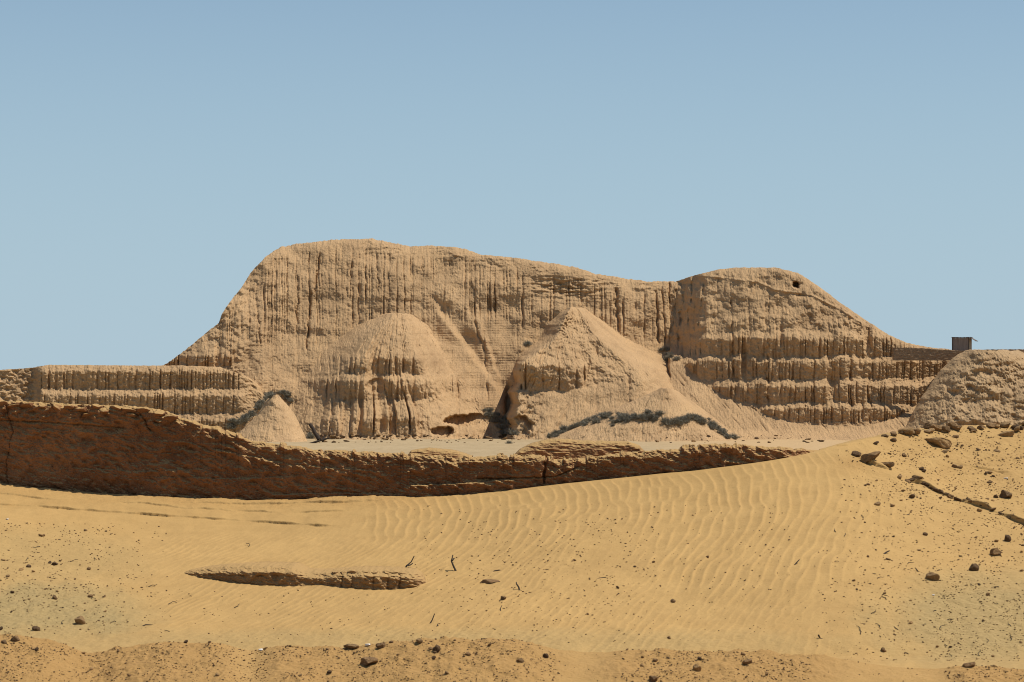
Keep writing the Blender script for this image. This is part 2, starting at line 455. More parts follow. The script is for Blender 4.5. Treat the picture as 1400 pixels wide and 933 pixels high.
# right bastion and its terraces ---------------------------------------------
br = curve([(905, 420), (915, 388), (930, 383), (945, 378), (960, 374), (985, 368), (1010, 366), (1060, 366), (1090, 373), (1105, 382), (1120, 392), (1150, 415), (1190, 442),
            (1215, 458), (1240, 469), (1270, 475), (1300, 478), (1400, 479), (1800, 480)])
def top_b(x): return br(x) + 1.2 * fbm(x / 12, x * 0, 4, 111) + 0.6 * fbm(x / 3, x * 0, 2, 112)
px, py = sheet_grid(908, 1640, top_b, lambda x: x * 0 + 622, 280)
h = py - top_b(px[0])[None]
arc = smooth_curve([(900, 462), (918, 478), (940, 502), (965, 528), (1000, 545), (1060, 571), (1120, 582), (1170, 583), (1215, 577), (1250, 555), (1300, 540), (1800, 540)])
ap = sstep(-1.0, 2.0, py - arc(px) - 2.5 * fbm(px / 12, px * 0, 3, 115))               # sand apron below the terraces
c, w = terr(px, py, [(455, 466, 490), (490, 498, 520), (520, 531, 555), (555, 563, 581)], 330, 7.5, 40, -0.42)
cot = np.where(np.isnan(c), np.clip(0.95 + 0.6 * fbm(px / 60, py / 16, 3, 117), 0.2, 1.7), c)
cot = cot + 2.4 * np.exp(-h / 4.5)
cot = cot * (1 - ap) + 1.5 * ap
cot = smooth_rows(cot, 3)
D = surface_D(px, py, cot, 337.0) - 0.02 * np.clip(py - 586, 0, None) ** 2
D += (1.0 * sstep(938, 912, px) ** 1.2 + 1.5 * sstep(975, 925, px) ** 2) * (1 - 0.75 * sstep(455, 495, py))                 # corner of the gully
ks = sstep(968, 916, px + 8 * fbm(py / 30, px / 40, 3, 114)) * sstep(500, 470, py)
D = D * (1 - ks) + (summit_D(np.minimum(px, 950), py) + 0.2) * ks
D += 14.0 * sstep(917, 908, px + 4 * fbm(py / 16, py * 0, 4, 113))
lowr = sstep(452, 462, py)
wx = px + 1.6 * fbm(px / 18, py / 18, 2, 119)
for k, (a, b) in enumerate([(440, 491), (491, 521), (521, 556), (556, 600)]):
    inb = (py >= a) & (py < b)
    g1, r1 = gullies(wx, 140 + k, 7.5, 0.6, 1.4, 0.1); g2, r2 = gullies(wx, 150 + k, 4.2, 0.55, 0.9, 0.0)
    D += inb * (1 - ap) * w * (0.95 * g1 - 0.18 * r1 + 0.30 * g2) * np.clip(0.75 + 0.8 * fbm(px / 45, py / 40, 2, 145 + k), 0.15, 1.3)
g3, r3 = gullies(wx + 5 * fbm(py / 26, px / 60, 3, 4), 161, 40, 0.9, 2.0, 0.05)           # long gullies through all terraces
D += (1 - ap) * lowr * (0.55 * g3 - 0.15 * r3) * np.clip(0.5 + 1.2 * fbm(px / 30, py / 18, 2, 162), 0, 1.4)
g4, r4 = gullies(wx + 4 * fbm(py / 25, px / 60, 2, 6), 163, 13, 1.0, 2.4, 0.1)
D += (1 - lowr) * sstep(5, 25, h) * np.clip(0.5 + fbm(px / 50, py / 25, 3, 165), 0, 1.3) * (0.40 * g4 - 0.10 * r4)
D += (1 - lowr) * 1.3 * fbm(px / 42, py / 32, 3, 167)
# thin path line that runs down to the right below the crest
pl = curve([(955, 377), (1000, 381), (1036, 386), (1060, 396), (1110, 404), (1150, 424), (1185, 446)])
on = sstep(950, 965, px) * (1 - sstep(1170, 1190, px)); D -= 0.40 * on * np.clip(0.8 + fbm(px / 15, px * 0, 3, 118), 0, 1.5) * np.exp(-((py - pl(px) - 2.5 * fbm(px / 12, px * 0, 3, 116)) / 1.6) ** 2)
# hole near the top right
D += 3.0 * np.exp(-((((px - 1088) / 4.4) ** 2 + ((py - 390) / 4.0) ** 2 + 0.9 * fbm(px / 4, py / 4, 3, 170)).clip(0, 9)) ** 2) + 1.2 * np.exp(-(((px - 1096) / 6) ** 2 + ((py - 404) / 3) ** 2))
for (gx0, gy0, gx1, gy1, ww, dd) in [(998, 392, 1004, 490, 1.2, .6), (936, 392, 927, 470, 1.8, 1.0), (948, 386, 941, 455, 1.5, .8), (925, 395, 920, 460, 1.5, .9), (962, 384, 955, 450, 1.2, .6), (1052, 400, 1049, 480, 1.1, .5), (1048, 470, 1050, 556, 1.5, 0.9), (1000, 470, 1003, 545, 1.4, 0.7)]:
    t = np.clip((py - gy0) / (gy1 - gy0), 0, 1); cx = gx0 + (gx1 - gx0) * t + 6 * fbm(py / 20, py * 0 + gx0, 4, 7)
    D += dd * np.clip(0.6 + 1.2 * fbm(py / 12, px / 30, 2, 9), 0.1, 1.2) * sstep(gy0 - 6, gy0 + 6, py) * (1 - sstep(gy1 - 6, gy1 + 6, py)) * np.exp(-((px - cx) / ww) ** 2)
D += (rough(px, py, 171, 0.20) + 0.28 * fbm(px / 8, py / 6, 4, 172)) * (1 - 0.75 * ap)
st = px * 0.9 - py * 0.75
D += ap * (0.20 * fbm(st / 4.5, (px + py) / 60, 3, 173) + 0.40 * rills(st, px + py, 299, 7.0))
D += (1 - lowr) * 0.35 * rills(px + (py - 420) * (px - 1010) * -0.001, py, 301, 5.0)
D += 0.9 * sstep(985, 940, px) * (1 - lowr) * fbm(px / 9, py / 20, 4, 174)
rs = sstep(1120, 1175, px) * (1 - lowr); D += rs * 0.5 * fbm(px / 6, py / 6, 3, 175)
P = add_back(ray(px, py, D), px, py, D, (4, 16, 50, 100), (0.25, 0.6, 1.6, 60))
bast = pyr_part('bastion', P, M_ADOBE)

# mounds ----------------------------------------------------------------------
def mound(rows, left, right, D0, Rd, cotf, dispf, cols=None, power=1.0, nrows=None, merge=None):
    y0, y1 = rows
    n = nrows or int((y1 - y0) * 1.0) + 1
    yy = np.linspace(y0, y1, n)[:, None]
    xl = left(yy); xr = right(yy)
    wmax = float(np.max(xr - xl)); ncol = cols or int(wmax * 1.15)
    th = np.linspace(-np.pi / 2, np.pi / 2, ncol)[None]
    t = 0.55 * np.sin(th) + 0.45 * th / (np.pi / 2)
    cx = 0.5 * (xl + xr); hw = 0.5 * (xr - xl)
    px = cx + t * hw; py = np.repeat(yy, ncol, 1)
    py = py + 3.6 * fbm(px / 13, px * 0 + y0, 4, int(y0) + 7) * np.exp(-(py - y0) / 9.0)
    cot = cotf(px, py)
    D = surface_D(px, py, smooth_rows(cot, 3), D0)
    if merge is None:
        D = D + Rd * (1 - np.sqrt(np.clip(1 - np.abs(t) ** (2 * power), 0, 1)))
    else:                                                          # flanks run back into the face behind
        wl, wr = merge(py)
        k = np.where(t < 0, sstep(wl, 1.0, -t), sstep(wr, 1.0, t))
        D = D * (1 - k) + (np.maximum(summit_D(px, py), D) + 0.8) * k
    D = D + dispf(px, py, t)
    P = ray(px, py, D)
    top = P[:1].copy(); top[..., 1] += 10.0; top[..., 2] -= 4.0
    return np.concatenate([top, P], 0)

def ycurve(pts):
    ys = np.array([p[1] for p in pts], float); xs = np.array([p[0] for p in pts], float)
    return lambda y: np.interp(y, ys, xs) + 1.6 * fbm(np.asarray(y) / 11, np.asarray(y) * 0 + xs[0], 3, int(abs(xs[0])))

# left buttress
bandsC = [(478, 492, 512), (513, 522, 548), (550, 574, 599)]
def cotC(px, py):
    c, w = terr(px, py, bandsC, 350, 5.5, 36, -0.6); w = w * (1 - 0.55 * sstep(548, 556, py))
    c = np.where((py > 552) & ((np.abs(px - 505) > 65) | (fbm(px / 16, py * 0, 2, 198) < -0.1)), np.nan, c)
    c = np.where(np.isnan(c), 1.15, c)
    mk = sstep(-0.35, -0.05, fbm(px / 38, py / 30, 3, 199)); c = c * mk + 1.05 * (1 - mk) + 1.2 * sstep(588, 606, py)
    return c + 2.2 * np.exp(-(py - 428) / 9)
def dispC(px, py, t):
    c, w = terr(px, py, bandsC, 350, 5.5, 36, -0.6); w = w * (1 - 0.55 * sstep(548, 556, py))
    wx = px + 1.5 * fbm(px / 16, py / 16, 2, 201)
    o = 0
    for k, (a, b) in enumerate([(470, 513), (513, 550), (550, 620)]):
        g1, r1 = gullies(wx, 205 + k, 12, 0.9, 2.0, 0.1); g2, _ = gullies(wx, 215 + k, 5.5, 0.7, 1.2, 0)
        o = o + ((py >= a) & (py < b)) * w * (0.75 * g1 - 0.22 * r1 + 0.22 * g2) * np.clip(0.7 + 0.9 * fbm(px / 38, py / 30, 3, 199), 0.1, 1.3)
    g3, r3 = gullies(wx, 221, 26, 1.2, 2.4, 0.25); o = o + sstep(470, 490, py) * (0.35 * g3 - 0.12 * r3)
    rad = (px - 545) / np.maximum(py - 405, 12)                     # rills that fan from the apex
    o = o + 0.10 * fbm(rad * 34, py / 14, 3, 223) * sstep(490, 470, py) + 0.8 * fbm(px / 45, py / 30, 3, 224) + 0.25 * fbm(px / 9, py / 7, 4, 226)
    fan = 545 + (px - 545) * 90 / np.maximum(py - 395, 30); o = o + 0.42 * rills(fan, py, 291, 4.2) * (1 - 0.6 * w) + rough(px, py, 225, 0.20)
    for (bx, by, rx, ry, dd) in [(632, 575, 24, 8, 3.0), (606, 590, 17, 7, 2.4), (650, 571, 12, 6, 2.0), (515, 528, 14, 10, .6)]:
        q = ((px - bx) / rx) ** 2 + ((py - by) / ry) ** 2 + 0.7 * fbm(px / 9, py / 9, 3, 227)
        o = o + dd * sstep(1.1, 0.7, q)
    return o
P = mound((428, 614), ycurve([(534, 427.5), (520, 430), (494, 440), (466, 454), (440, 474), (418, 496), (396, 520), (376, 560), (350, 614)]),
          ycurve([(554, 427.5), (568, 431), (590, 445), (612, 470), (634, 500), (656, 530), (684, 565), (706, 614)]), 341.0, 15, cotC, dispC, merge=lambda y: (0.25 + 0 * y, 0.35 + 0 * y))
pyr_part('buttress', P, M_MOUND)

# centre buttress
bandsD = [(485, 502, 534)]
def cotD(px, py):
    c, w = terr(px, py, bandsD, 370, 5, 34)
    c = np.where(px < 806 - (py - 500) * 0.3, c, np.nan)
    c = np.where(np.isnan(c), 1.12 + 0.25 * fbm(px / 40, py / 15, 2, 231), c)
    return c + 1.8 * np.exp(-(py - 420) / 8) + 1.0 * sstep(590, 606, py)
def dispD(px, py, t):
    c, w = terr(px, py, bandsD, 370, 5, 34); w = w * (px < 806 - (py - 500) * 0.3)
    wx = px + 1.5 * fbm(px / 16, py / 16, 2, 233)
    g1, r1 = gullies(wx, 235, 13, 1.0, 2.2, 0.2); o = w * (0.85 * g1 - 0.3 * r1)
    s1 = px + (py - 420) * 0.62                                     # runnels in the talus lean down-left
    m1 = sstep(520, 545, py) * sstep(690, 720, px) * sstep(960, 900, px)
    o = o + m1 * 0.28 * fbm(s1 / 5.5, py / 70, 3, 237)
    rad = (px - 785) / np.maximum(py - 390, 14)
    o = o + (1 - m1) * 0.13 * fbm(rad * 24, py / 12, 3, 239) + 0.9 * fbm(px / 45, py / 30, 3, 244) + (1 - m1) * 0.4 * fbm(px / 10, py / 7, 4, 246)
    g2, r2 = gullies(wx, 241, 30, 1.2, 2.6, 0.2); o = o + sstep(800, 830, px) * (0.7 * g2 - 0.2 * r2) * (1 - sstep(555, 575, py)) * np.clip(0.4 + fbm(px / 30, py / 25, 2, 242), 0, 1)
    q = np.exp(-(((px - 772) / 13) ** 2 + ((py - 446) / 22) ** 2)); o = o + q * (1.6 * np.abs(fbm(px / 7, py / 4, 3, 243)) + 0.5)
    fan = 785 + (px - 785) * 80 / np.maximum(py - 385, 30); o = o + (1 - m1) * 0.45 * rills(fan, py, 293, 4.5) + m1 * 0.5 * rills(s1, py, 295, 8.0) + rough(px, py, 245, 0.22) * (1 - 0.5 * m1)
    # notch of the broken left corner
    q = ((px - 712) / 17) ** 2 + ((py - 583) / 15) ** 2 + 0.6 * fbm(px / 9, py / 9, 3, 247)
    o = o + 2.2 * sstep(1.1, 0.7, q) + 1.1 * sstep(765, 725, px) * sstep(520, 540, py) * fbm(px / 13, py / 13, 4, 248)
    return o
P = mound((420, 614), ycurve([(776, 419.5), (766, 426), (746, 444), (736, 462), (714, 481), (706, 492), (699, 508), (703, 522), (694, 536), (699, 552), (690, 570), (693, 590), (684, 614)]),
          ycurve([(792, 419.5), (806, 425), (828, 440), (852, 459), (884, 474), (950, 506), (1000, 560), (1050, 614)]), 333.0, 15, cotD, dispD, merge=lambda y: (0.45 + 0.46 * sstep(440, 505, y) + 0.05 * fbm(y / 12, y * 0, 3, 249), 0.30 + 0 * y))
pyr_part('buttress', P, M_MOUND)

def heap_thing(name, P, mat, label, cat, px, d):
    b = ray(px, 600, d); b[2] = PLAIN
    o = grid_obj(name, P, mat, None, b)
    return tag(o, label, cat)

# debris heap in front of the centre buttress
def dispE(px, py, t):
    rad = (px - 910) / np.maximum(py - 500, 14)
    return 0.30 * rills(910 + (px - 910) * 70 / np.maximum(py - 495, 25), py, 297, 4.5) + 0.12 * fbm(rad * 30, py / 25, 3, 251) + 0.6 * fbm(px / 40, py / 20, 3, 252) + rough(px, py, 253, 0.16) + 0.5 * sstep(565, 590, py) * np.abs(fbm(px / 5, py / 9, 3, 255))
P = mound((531, 618), ycurve([(903, 531), (866, 548), (830, 562), (800, 580), (752, 600), (730, 614)]),
          ycurve([(919, 531), (945, 548), (975, 570), (1000, 590), (1022, 603), (1040, 614)]), 320.0, 13, lambda a, b: 1.3 + 0.2 * fbm(a / 30, b / 10, 2, 257), dispE, power=1.2)
heap_thing('debris_heap', P, M_MOUND, 'broad pale debris heap with shrubs growing in a line across it', 'heap', 910, 334)

# small smooth cone
def dispJ(px, py, t):
    rad = (px - 375) / np.maximum(py - 525, 8)
    return 0.09 * fbm(rad * 22, py / 30, 3, 261) + 0.55 * fbm(px / 20, py / 14, 4, 262) + rough(px, py, 263, 0.11)
P = mound((540, 614), ycurve([(372, 540), (362, 550), (353, 566), (340, 580), (322, 595), (312, 614)]),
          ycurve([(380, 540), (395, 556), (405, 570), (413, 588), (419, 600), (424, 614)]), 318.0, 6, lambda a, b: 1.15 + a * 0, dispJ, power=1.0, nrows=120, cols=150)
heap_thing('earth_cone', P, M_MOUND, 'small smooth cone of pale earth with dark shrubs behind its left side', 'heap', 375, 318)

# right rubble mound
def cotI(px, py): return np.clip(0.95 + 0.6 * fbm(px / 40, py / 12, 3, 271), 0.2, 2.0) + 1.5 * np.exp(-(py - 480) / 4)
def dispI(px, py, t):
    o = 0.8 * fbm(px / 14, py / 9, 4, 273) + 0.5 * np.abs(fbm(px / 5, py / 4, 3, 275)) + rough(px, py, 277, 0.20)
    g, r = gullies(px + 4 * fbm(py / 20, px / 30, 2, 278), 279, 34, 1.5, 3.0, 0.2); return o + (0.9 * g - 0.25 * r) * np.clip(0.3 + 1.2 * fbm(px / 30, py / 25, 2, 280), 0, 1) + 1.6 * fbm(px / 40, py / 28, 3, 282)
P = mound((479, 614), ycurve([(1318, 479), (1300, 492), (1286, 506), (1262, 540), (1247, 565), (1235, 590), (1232, 614)]),
          ycurve([(1392, 479), (1410, 486), (1440, 510), (1500, 560), (1540, 590), (1580, 614)]), 318.0, 16, cotI, dispI, power=1.3)
heap_thing('rubble_mound', P, M_RUBBLE, 'rough rubble mound at the right edge, below the hut', 'mound', 1360, 318)

# ------------------------------------------------------------------ generic boxes
def box_mb(V, Q, size, mat4):
    i0 = len(V)
    for s in ((-1, -1, -1), (1, -1, -1), (1, 1, -1), (-1, 1, -1), (-1, -1, 1), (1, -1, 1), (1, 1, 1), (-1, 1, 1)):
        V.append(tuple(mat4 @ Vector((s[0] * size[0] / 2, s[1] * size[1] / 2, s[2] * size[2] / 2))))
    for f in ((0, 3, 2, 1), (4, 5, 6, 7), (0, 1, 5, 4), (1, 2, 6, 5), (2, 3, 7, 6), (3, 0, 4, 7)):
        Q.append(tuple(i0 + k for k in f))
T = Matrix.Translation
def boxes(name, items, mat, parent=None, loc=(0, 0, 0), bevel=0.0):
    V = []; Q = []
    for size, pos, rot in items:
        box_mb(V, Q, size, T(pos) @ Matrix.Rotation(rot[2], 4, 'Z') @ Matrix.Rotation(rot[1], 4, 'Y') @ Matrix.Rotation(rot[0], 4, 'X'))
    me = mesh_np(name, np.array(V), np.array(Q), smooth=False)
    o = link(name, me, mat, parent, loc)
    if bevel:
        b = o.modifiers.new('b', 'BEVEL'); b.width = bevel; b.segments = 2
    return o

# brick parapets on the platform
def parapet(x0, x1, yt, yb, d, label):
    n = int((x1 - x0) * 1.5); xs = np.linspace(x0, x1, n)
    top = yt(xs) + 0.5 * fbm(xs / 4, xs * 0, 3, 281 + int(x0))
    v = np.linspace(0, 1, 22)[:, None]
    px = np.repeat(xs[None], 22, 0); py = top[None] * (1 - v) + yb * v
    D = d + 0.04 * (yb - py) * M + 0.10 * fbm(px / 5, py / 2.0, 3, 283)
    P = ray(px, py, D)
    back = P[:1].copy(); back[..., 1] += 0.7; bb = P[-1:].copy(); bb[..., 1] += 0.7
    P = np.concatenate([bb, back, P], 0)
    for side in (0, -1):
        P[:, side, 1] = P[-1, side, 1] + np.linspace(0.7, 0.7, P.shape[0])
    b = ray((x0 + x1) / 2, yb, d)
    return tag(grid_obj('brick_parapet', P, M_BRICK, None, b), label, 'wall')
parapet(1221, 1322, curve([(1220, 475.5), (1260, 476), (1300, 479), (1322, 480)]), 493, 345.5, 'low brick parapet on the terrace left of the hut')
parapet(1325, 1470, curve([(1325, 480), (1350, 478), (1470, 477.5)]), 500, 347.5, 'dark brick parapet behind the rubble mound, right of the hut')

# hut --------------------------------------------------------------------------
hb = ray(1315, 479.5, 349.0)
HUT = empty('shack', tuple(hb), math.radians(-24))
HUT.scale = (0.95, 0.95, 1.13)
tag(HUT, 'small weathered plank shack on top of the terrace against the sky', 'hut')
pl = []
for i in range(13):
    pl.append(((0.185, 0.05, 1.95 + 0.06 * math.sin(i * 2.3)), (-1.2 + i * 0.2, -0.9 + 0.012 * (i % 2), 0.70), (0, 0, 0.012 * math.sin(i * 1.7))))
boxes('plank_wall', pl, M_PLANK, HUT)
boxes('side_wall', [((0.05, 0.30, 1.9), (1.3, -0.72 + i * 0.305, 0.70), (0, 0, 0)) for i in range(6)], M_SUNSIDE, HUT)  # right side coloured lighter than the front, as if sunlit
boxes('back_wall', [((2.6, 0.05, 1.9), (0, 0.95, 0.70), (0, 0, 0)), ((0.05, 1.75, 1.9), (-1.3, 0.02, 0.70), (0, 0, 0))], M_PLANK, HUT)
for (x, y) in ((-1.32, -0.95), (1.32, -0.95), (-1.32, 0.98), (1.32, 0.98)):
    boxes('post', [((0.09, 0.09, 2.35), (x, y, 0.55), (0, 0, 0))], M_WOOD, HUT)
boxes('roof', [((3.05, 0.75, 0.035), (0.05, -0.85 + 0.7 * i, 1.735 + 0.012 * i), (-0.03, 0.02 - 0.03 * (i % 2), 0)) for i in range(3)], M_ROOF, HUT)
boxes('awning', [((1.1, 1.7, 0.04), (1.85, 0.1, 1.50), (0, 0.45, 0)), ((0.06, 2.0, 0.06), (2.3, 0.1, 1.24), (0, 0, 0))], M_ROOF, HUT)
# ------------------------------------------------------------------ foreground terrain
wall_base = smooth_curve([(-1000, 630), (-500, 640), (-120, 652), (0, 661), (60, 668), (150, 675), (250, 682), (350, 686), (420, 682), (520, 678), (580, 680), (680, 672), (760, 662),
                          (850, 654), (950, 644), (1050, 631), (1125, 617), (1150, 606), (1200, 597), (1240, 590), (1300, 585), (1400, 581), (1500, 579), (2400, 578)], 6, 4)
wall_top = curve([(-400, 546), (0, 548), (60, 551), (150, 555), (200, 557), (236, 566), (250, 573), (290, 584), (318, 591), (330, 598), (342, 603), (400, 610), (430, 615), (480, 617), (540, 620), (600, 624), (640, 626),
                  (700, 622), (735, 622), (760, 628), (800, 627), (850, 619), (880, 617), (930, 614), (940, 609), (960, 607), (1000, 608), (1070, 612), (1130, 617)])
d_wall = smooth_curve([(-1000, 27.8), (0, 27.0), (1080, 25.3), (1150, 25.6), (1300, 28.2), (1400, 28.8), (2400, 29.5)], 10, 6)
DV = 19.5; ZV = (HY - 897) / F * DV

step_lines = [  # (curve, height, x range, softness in rows)
    (curve([(-100, 684), (0, 690), (60, 693), (150, 700), (270, 708), (330, 712), (395, 716), (440, 719)]), 0.016, (-100, 470), 1),
    (curve([(-60, 672), (0, 676), (40, 680), (90, 686)]), 0.012, (-60, 90), 2),
    (curve([(150, 686), (200, 690), (250, 695), (330, 700)]), 0.012, (150, 340), 3),
    (curve([(230, 688), (350, 690), (450, 688), (560, 682)]), 0.014, (240, 540), 4),
    (curve([(300, 697), (380, 702), (460, 699), (520, 694)]), 0.010, (310, 500), 5),
    (curve([(1235, 656), (1262, 662), (1300, 680), (1345, 693), (1400, 716), (1480, 745)]), 0.035, (1236, 1480), 6),
    (curve([(1168, 624), (1190, 634), (1212, 642), (1232, 640)]), 0.05, (1170, 1230), 7),
    (curve([(1280, 628), (1330, 640), (1400, 652)]), 0.012, (1280, 1400), 8),
    (curve([(1120, 612), (1160, 608), (1200, 604)]), 0.010, (1125, 1200), 9),
]
def dune_z(px, d):
    """bare dune height (no ripples), px = ray column, d = depth"""
    dw = d_wall(px); zb = (HY - wall_base(px)) / F * dw
    t = np.clip((d - DV) / (dw - DV), -0.4, 1)
    s = np.where(t > 0, t * (0.88 + 0.12 * t), 0.0)
    z = ZV + (zb - ZV) * s
    # behind the wall: level with its top for a stride, then down to the plain
    zt = (HY - wall_top(px)) / F * (dw + 0.4) - 0.05
    isw = 1 - sstep(1105, 1135, px)
    back = np.clip(d - dw - 0.9, 0, None)
    zback = np.minimum(zb, zt * isw + zb * (1 - isw)) * 1.0
    zbk = np.where(isw > 0.5, zt, zb) - 0.21 * np.clip(back - 0.3, 0, None) - 0.02 * back
    jn = sstep(0.36, 0.50, d - dw)
    z = np.where(d > dw, (zb * (1 - jn) + np.where(isw > 0.5, zt, zb) * jn) * (back <= 0) + zbk * (back > 0), z)
    und = 0.045 * fbm(px / 210, d / 1.6, 3, 401) + 0.010 * fbm(px / 40, d / 0.5, 3, 403)
    und = und * (1 - 0.7 * np.exp(-((d - dw) / 0.7) ** 2))
    return z + und

def ripple_field(X, Y, lam, seed, spread=0.12, ang=0.13, n=22):
    """wind ripples with forks: phase of a narrow bundle of waves -> asymmetric crest profile"""
    r = np.random.default_rng(seed)
    re = 0; im = 0
    for i in range(n):
        k = 2 * np.pi / lam * (1 + spread * r.normal() * 0.5); a = ang * r.normal() * 0.6
        ph = k * (np.cos(a) * X + np.sin(a) * Y * 0.9) + r.random() * 2 * np.pi
        re = re + np.cos(ph); im = im + np.sin(ph)
    mag = np.sqrt(re * re + im * im) / math.sqrt(n)
    ph = np.arctan2(im, re) / (2 * np.pi) % 1.0
    # long windward rise on the left, short lee on the right
    prof = np.where(ph < 0.76, (ph / 0.76) ** 2.2, 1 - sstep(0.76, 1.0, ph))
    return prof * np.clip(mag * 1.6, 0, 1)

def blob(px, py, cx, cy, rx, ry, seed=0):
    q = ((px - cx) / rx) ** 2 + ((py - cy) / ry) ** 2
    return np.clip(1.25 - q + 0.55 * fbm(px / 60, py / 30, 4, 500 + seed), 0, 1)

def masks(px, py):
    grey = np.maximum(blob(px, py, 30, 838, 190, 46, 1), 0.85 * blob(px, py, 1370, 850, 190, 75, 2))
    grey = np.maximum(grey, 0.35 * blob(px, py, 60, 770, 150, 50, 3))
    grey = np.maximum(grey, 0.45 * blob(px, py, 560, 880, 700, 22, 4))
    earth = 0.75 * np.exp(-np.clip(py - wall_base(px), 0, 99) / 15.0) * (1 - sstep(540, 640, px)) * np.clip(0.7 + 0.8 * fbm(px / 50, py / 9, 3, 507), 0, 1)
    earth = np.maximum(earth, 0.45 * sstep(1110, 1250, px) * sstep(690, 640, py) * np.clip(0.55 + 1.1 * fbm(px / 60, py / 25, 4, 509), 0, 1))
    earth = np.maximum(earth, 0.75 * np.exp(-(((px - 1170) / 35) ** 2 + ((py - 634) / 12) ** 2)))
    return grey, earth

cols = np.concatenate([np.linspace(-900, -60, 60, endpoint=False), np.arange(-60, 1460, 1.25), np.linspace(1460, 2300, 60)])
rowsd = np.concatenate([np.linspace(10, 18.8, 20, endpoint=False), np.linspace(18.8, 27.6, 560, endpoint=False), np.linspace(27.6, 30.5, 110, endpoint=False), 30.5 * (60 / 30.5) ** np.linspace(0, 1, 40)])
PX, DD = np.meshgrid(cols, rowsd)
Z0 = dune_z(PX, DD)
PY0 = HY - Z0 / DD * F
X = (PX - 700) / F * DD
front = (DD < d_wall(PX) - 0.02)
# ripples
dcurve = np.where(DD > 25.0, 0.10 * (DD - 25.0) ** 2, 0)
s = np.clip(25.0 - DD, 0, None); gg_ = np.where(s < 1.7, 0.30 * s * s / (2 * 1.7), 0.30 * (s - 0.85))
Xr = X + gg_ + dcurve + 0.07 * fbm(X / 1.2, DD / 1.4, 3, 511) + 0.018 * fbm(X / 0.28, DD / 0.45, 3, 512)
rip1 = ripple_field(Xr, DD, 0.118, 601, 0.17, 0.15, 30)
rip2 = ripple_field(X + 0.38 * s + 0.05 * fbm(X / 0.7, DD / 0.8, 3, 513), DD, 0.088, 603, 0.16, 0.22)
m1 = sstep(470, 540, PX + 40 * fbm(PX / 80, DD, 2, 515)) * (1 - sstep(1190, 1290, PX + 40 * fbm(PX / 60, PY0 / 40, 3, 516)))
lim = curve([(470, 735), (620, 760), (760, 765), (850, 770), (930, 800), (1020, 830), (1120, 815), (1180, 765), (1260, 700), (1400, 660)])
m1 = m1 * (1 - sstep(-25, 25, PY0 - lim(PX))) * sstep(-1, 7, PY0 - wall_base(PX))
cpatch = blob(PX, PY0, 830, 765, 55, 70, 5)
m1 = m1 * (1 - 0.75 * cpatch) * np.clip(0.85 + 0.7 * fbm(PX / 120, PY0 / 60, 3, 517), 0.15, 1)
m1 = m1 * (1 - sstep(1130, 1215, PX + 30 * fbm(PX / 40, PY0 / 30, 3, 518)) * sstep(690, 640, PY0))
m2 = sstep(170, 260, PX) * (1 - sstep(1090, 1180, PX)) * sstep(716, 745, PY0) * (1 - m1) * np.clip(0.55 + 0.9 * fbm(PX / 90, PY0 / 40, 3, 519), 0.05, 1) * (1 - 0.8 * cpatch)
grey, earth = masks(PX, PY0)
RIP = front * (0.0120 * m1 * rip1 + 0.0090 * m2 * rip2 * (1 - 0.5 * grey))
Z = Z0 + RIP
YS = np.zeros_like(Z)
Z += front * (0.004 + 0.012 * grey) * fbm(X / 0.12, DD / 0.16, 3, 521)
lay = np.exp(-np.clip(PY0 - wall_base(PX), 0, 99) / 14.0) * (1 - sstep(520, 620, PX)) * front
Z += lay * (0.020 * fbm(X / 0.5, DD / 0.10, 4, 527) + 0.010 * fbm(X / 0.08, DD / 0.07, 3, 529))
hill = sstep(1120, 1220, PX) * sstep(720, 650, PY0)
Z += hill * (0.030 * fbm(X / 0.5, DD / 0.5, 4, 523) + 0.012 * fbm(X / 0.1, DD / 0.13, 3, 525))
for cv, hh, (xa, xb), sd in step_lines:
    on = sstep(xa - 2, xa + 25, PX) * (1 - sstep(xb - 40, xb, PX)) * np.clip(0.85 + 1.7 * fbm(PX / 60, PX * 0 + sd, 3, 700 + sd), 0, 1.15)
    up = sstep(0.45, -0.45, PY0 - cv(PX) - 1.6 * fbm(PX / 30, PX * 0, 4, 720 + sd))
    fade = np.exp(-np.clip(cv(PX) - PY0, 0, None) / 22.0)
    Z += front * hh * on * up * fade
    YS -= front * 1.7 * hh * on * up * np.exp(-np.clip(cv(PX) - PY0, 0, None) / 5.0)
    Z -= front * 0.5 * hh * on * (1 - up) * np.exp(-np.clip(PY0 - cv(PX), 0, None) / 3.0)
# hollow along the buried wall
P = np.stack([X, DD + YS, Z], -1)
dune = grid_obj('sand_dune', P, M_SAND)
tag(dune, kind='structure')
for nm, arr in (('grey', grey), ('earth', earth * front)):
    a = dune.data.attributes.new(nm, 'FLOAT', 'POINT'); a.data.foreach_set('value', np.ascontiguousarray(arr, np.float32).ravel())

PYD = HY - Z / (DD + YS) * F
def ground_at(px, py):
    """nearest dune point that shows at photo pixel (px, py): returns world x, y, z"""
    j = int(np.clip(np.searchsorted(cols, px), 1, len(cols) - 1))
    col = PYD[20:, j]; dcol = rowsd[20:]; zc = Z[20:, j]
    ok = np.nonzero(col <= py)[0]
    i = int(ok[0]) if len(ok) else len(col) - 1
    d = dcol[i]
    return np.array([(px - 700) / F * d, d, zc[i]])

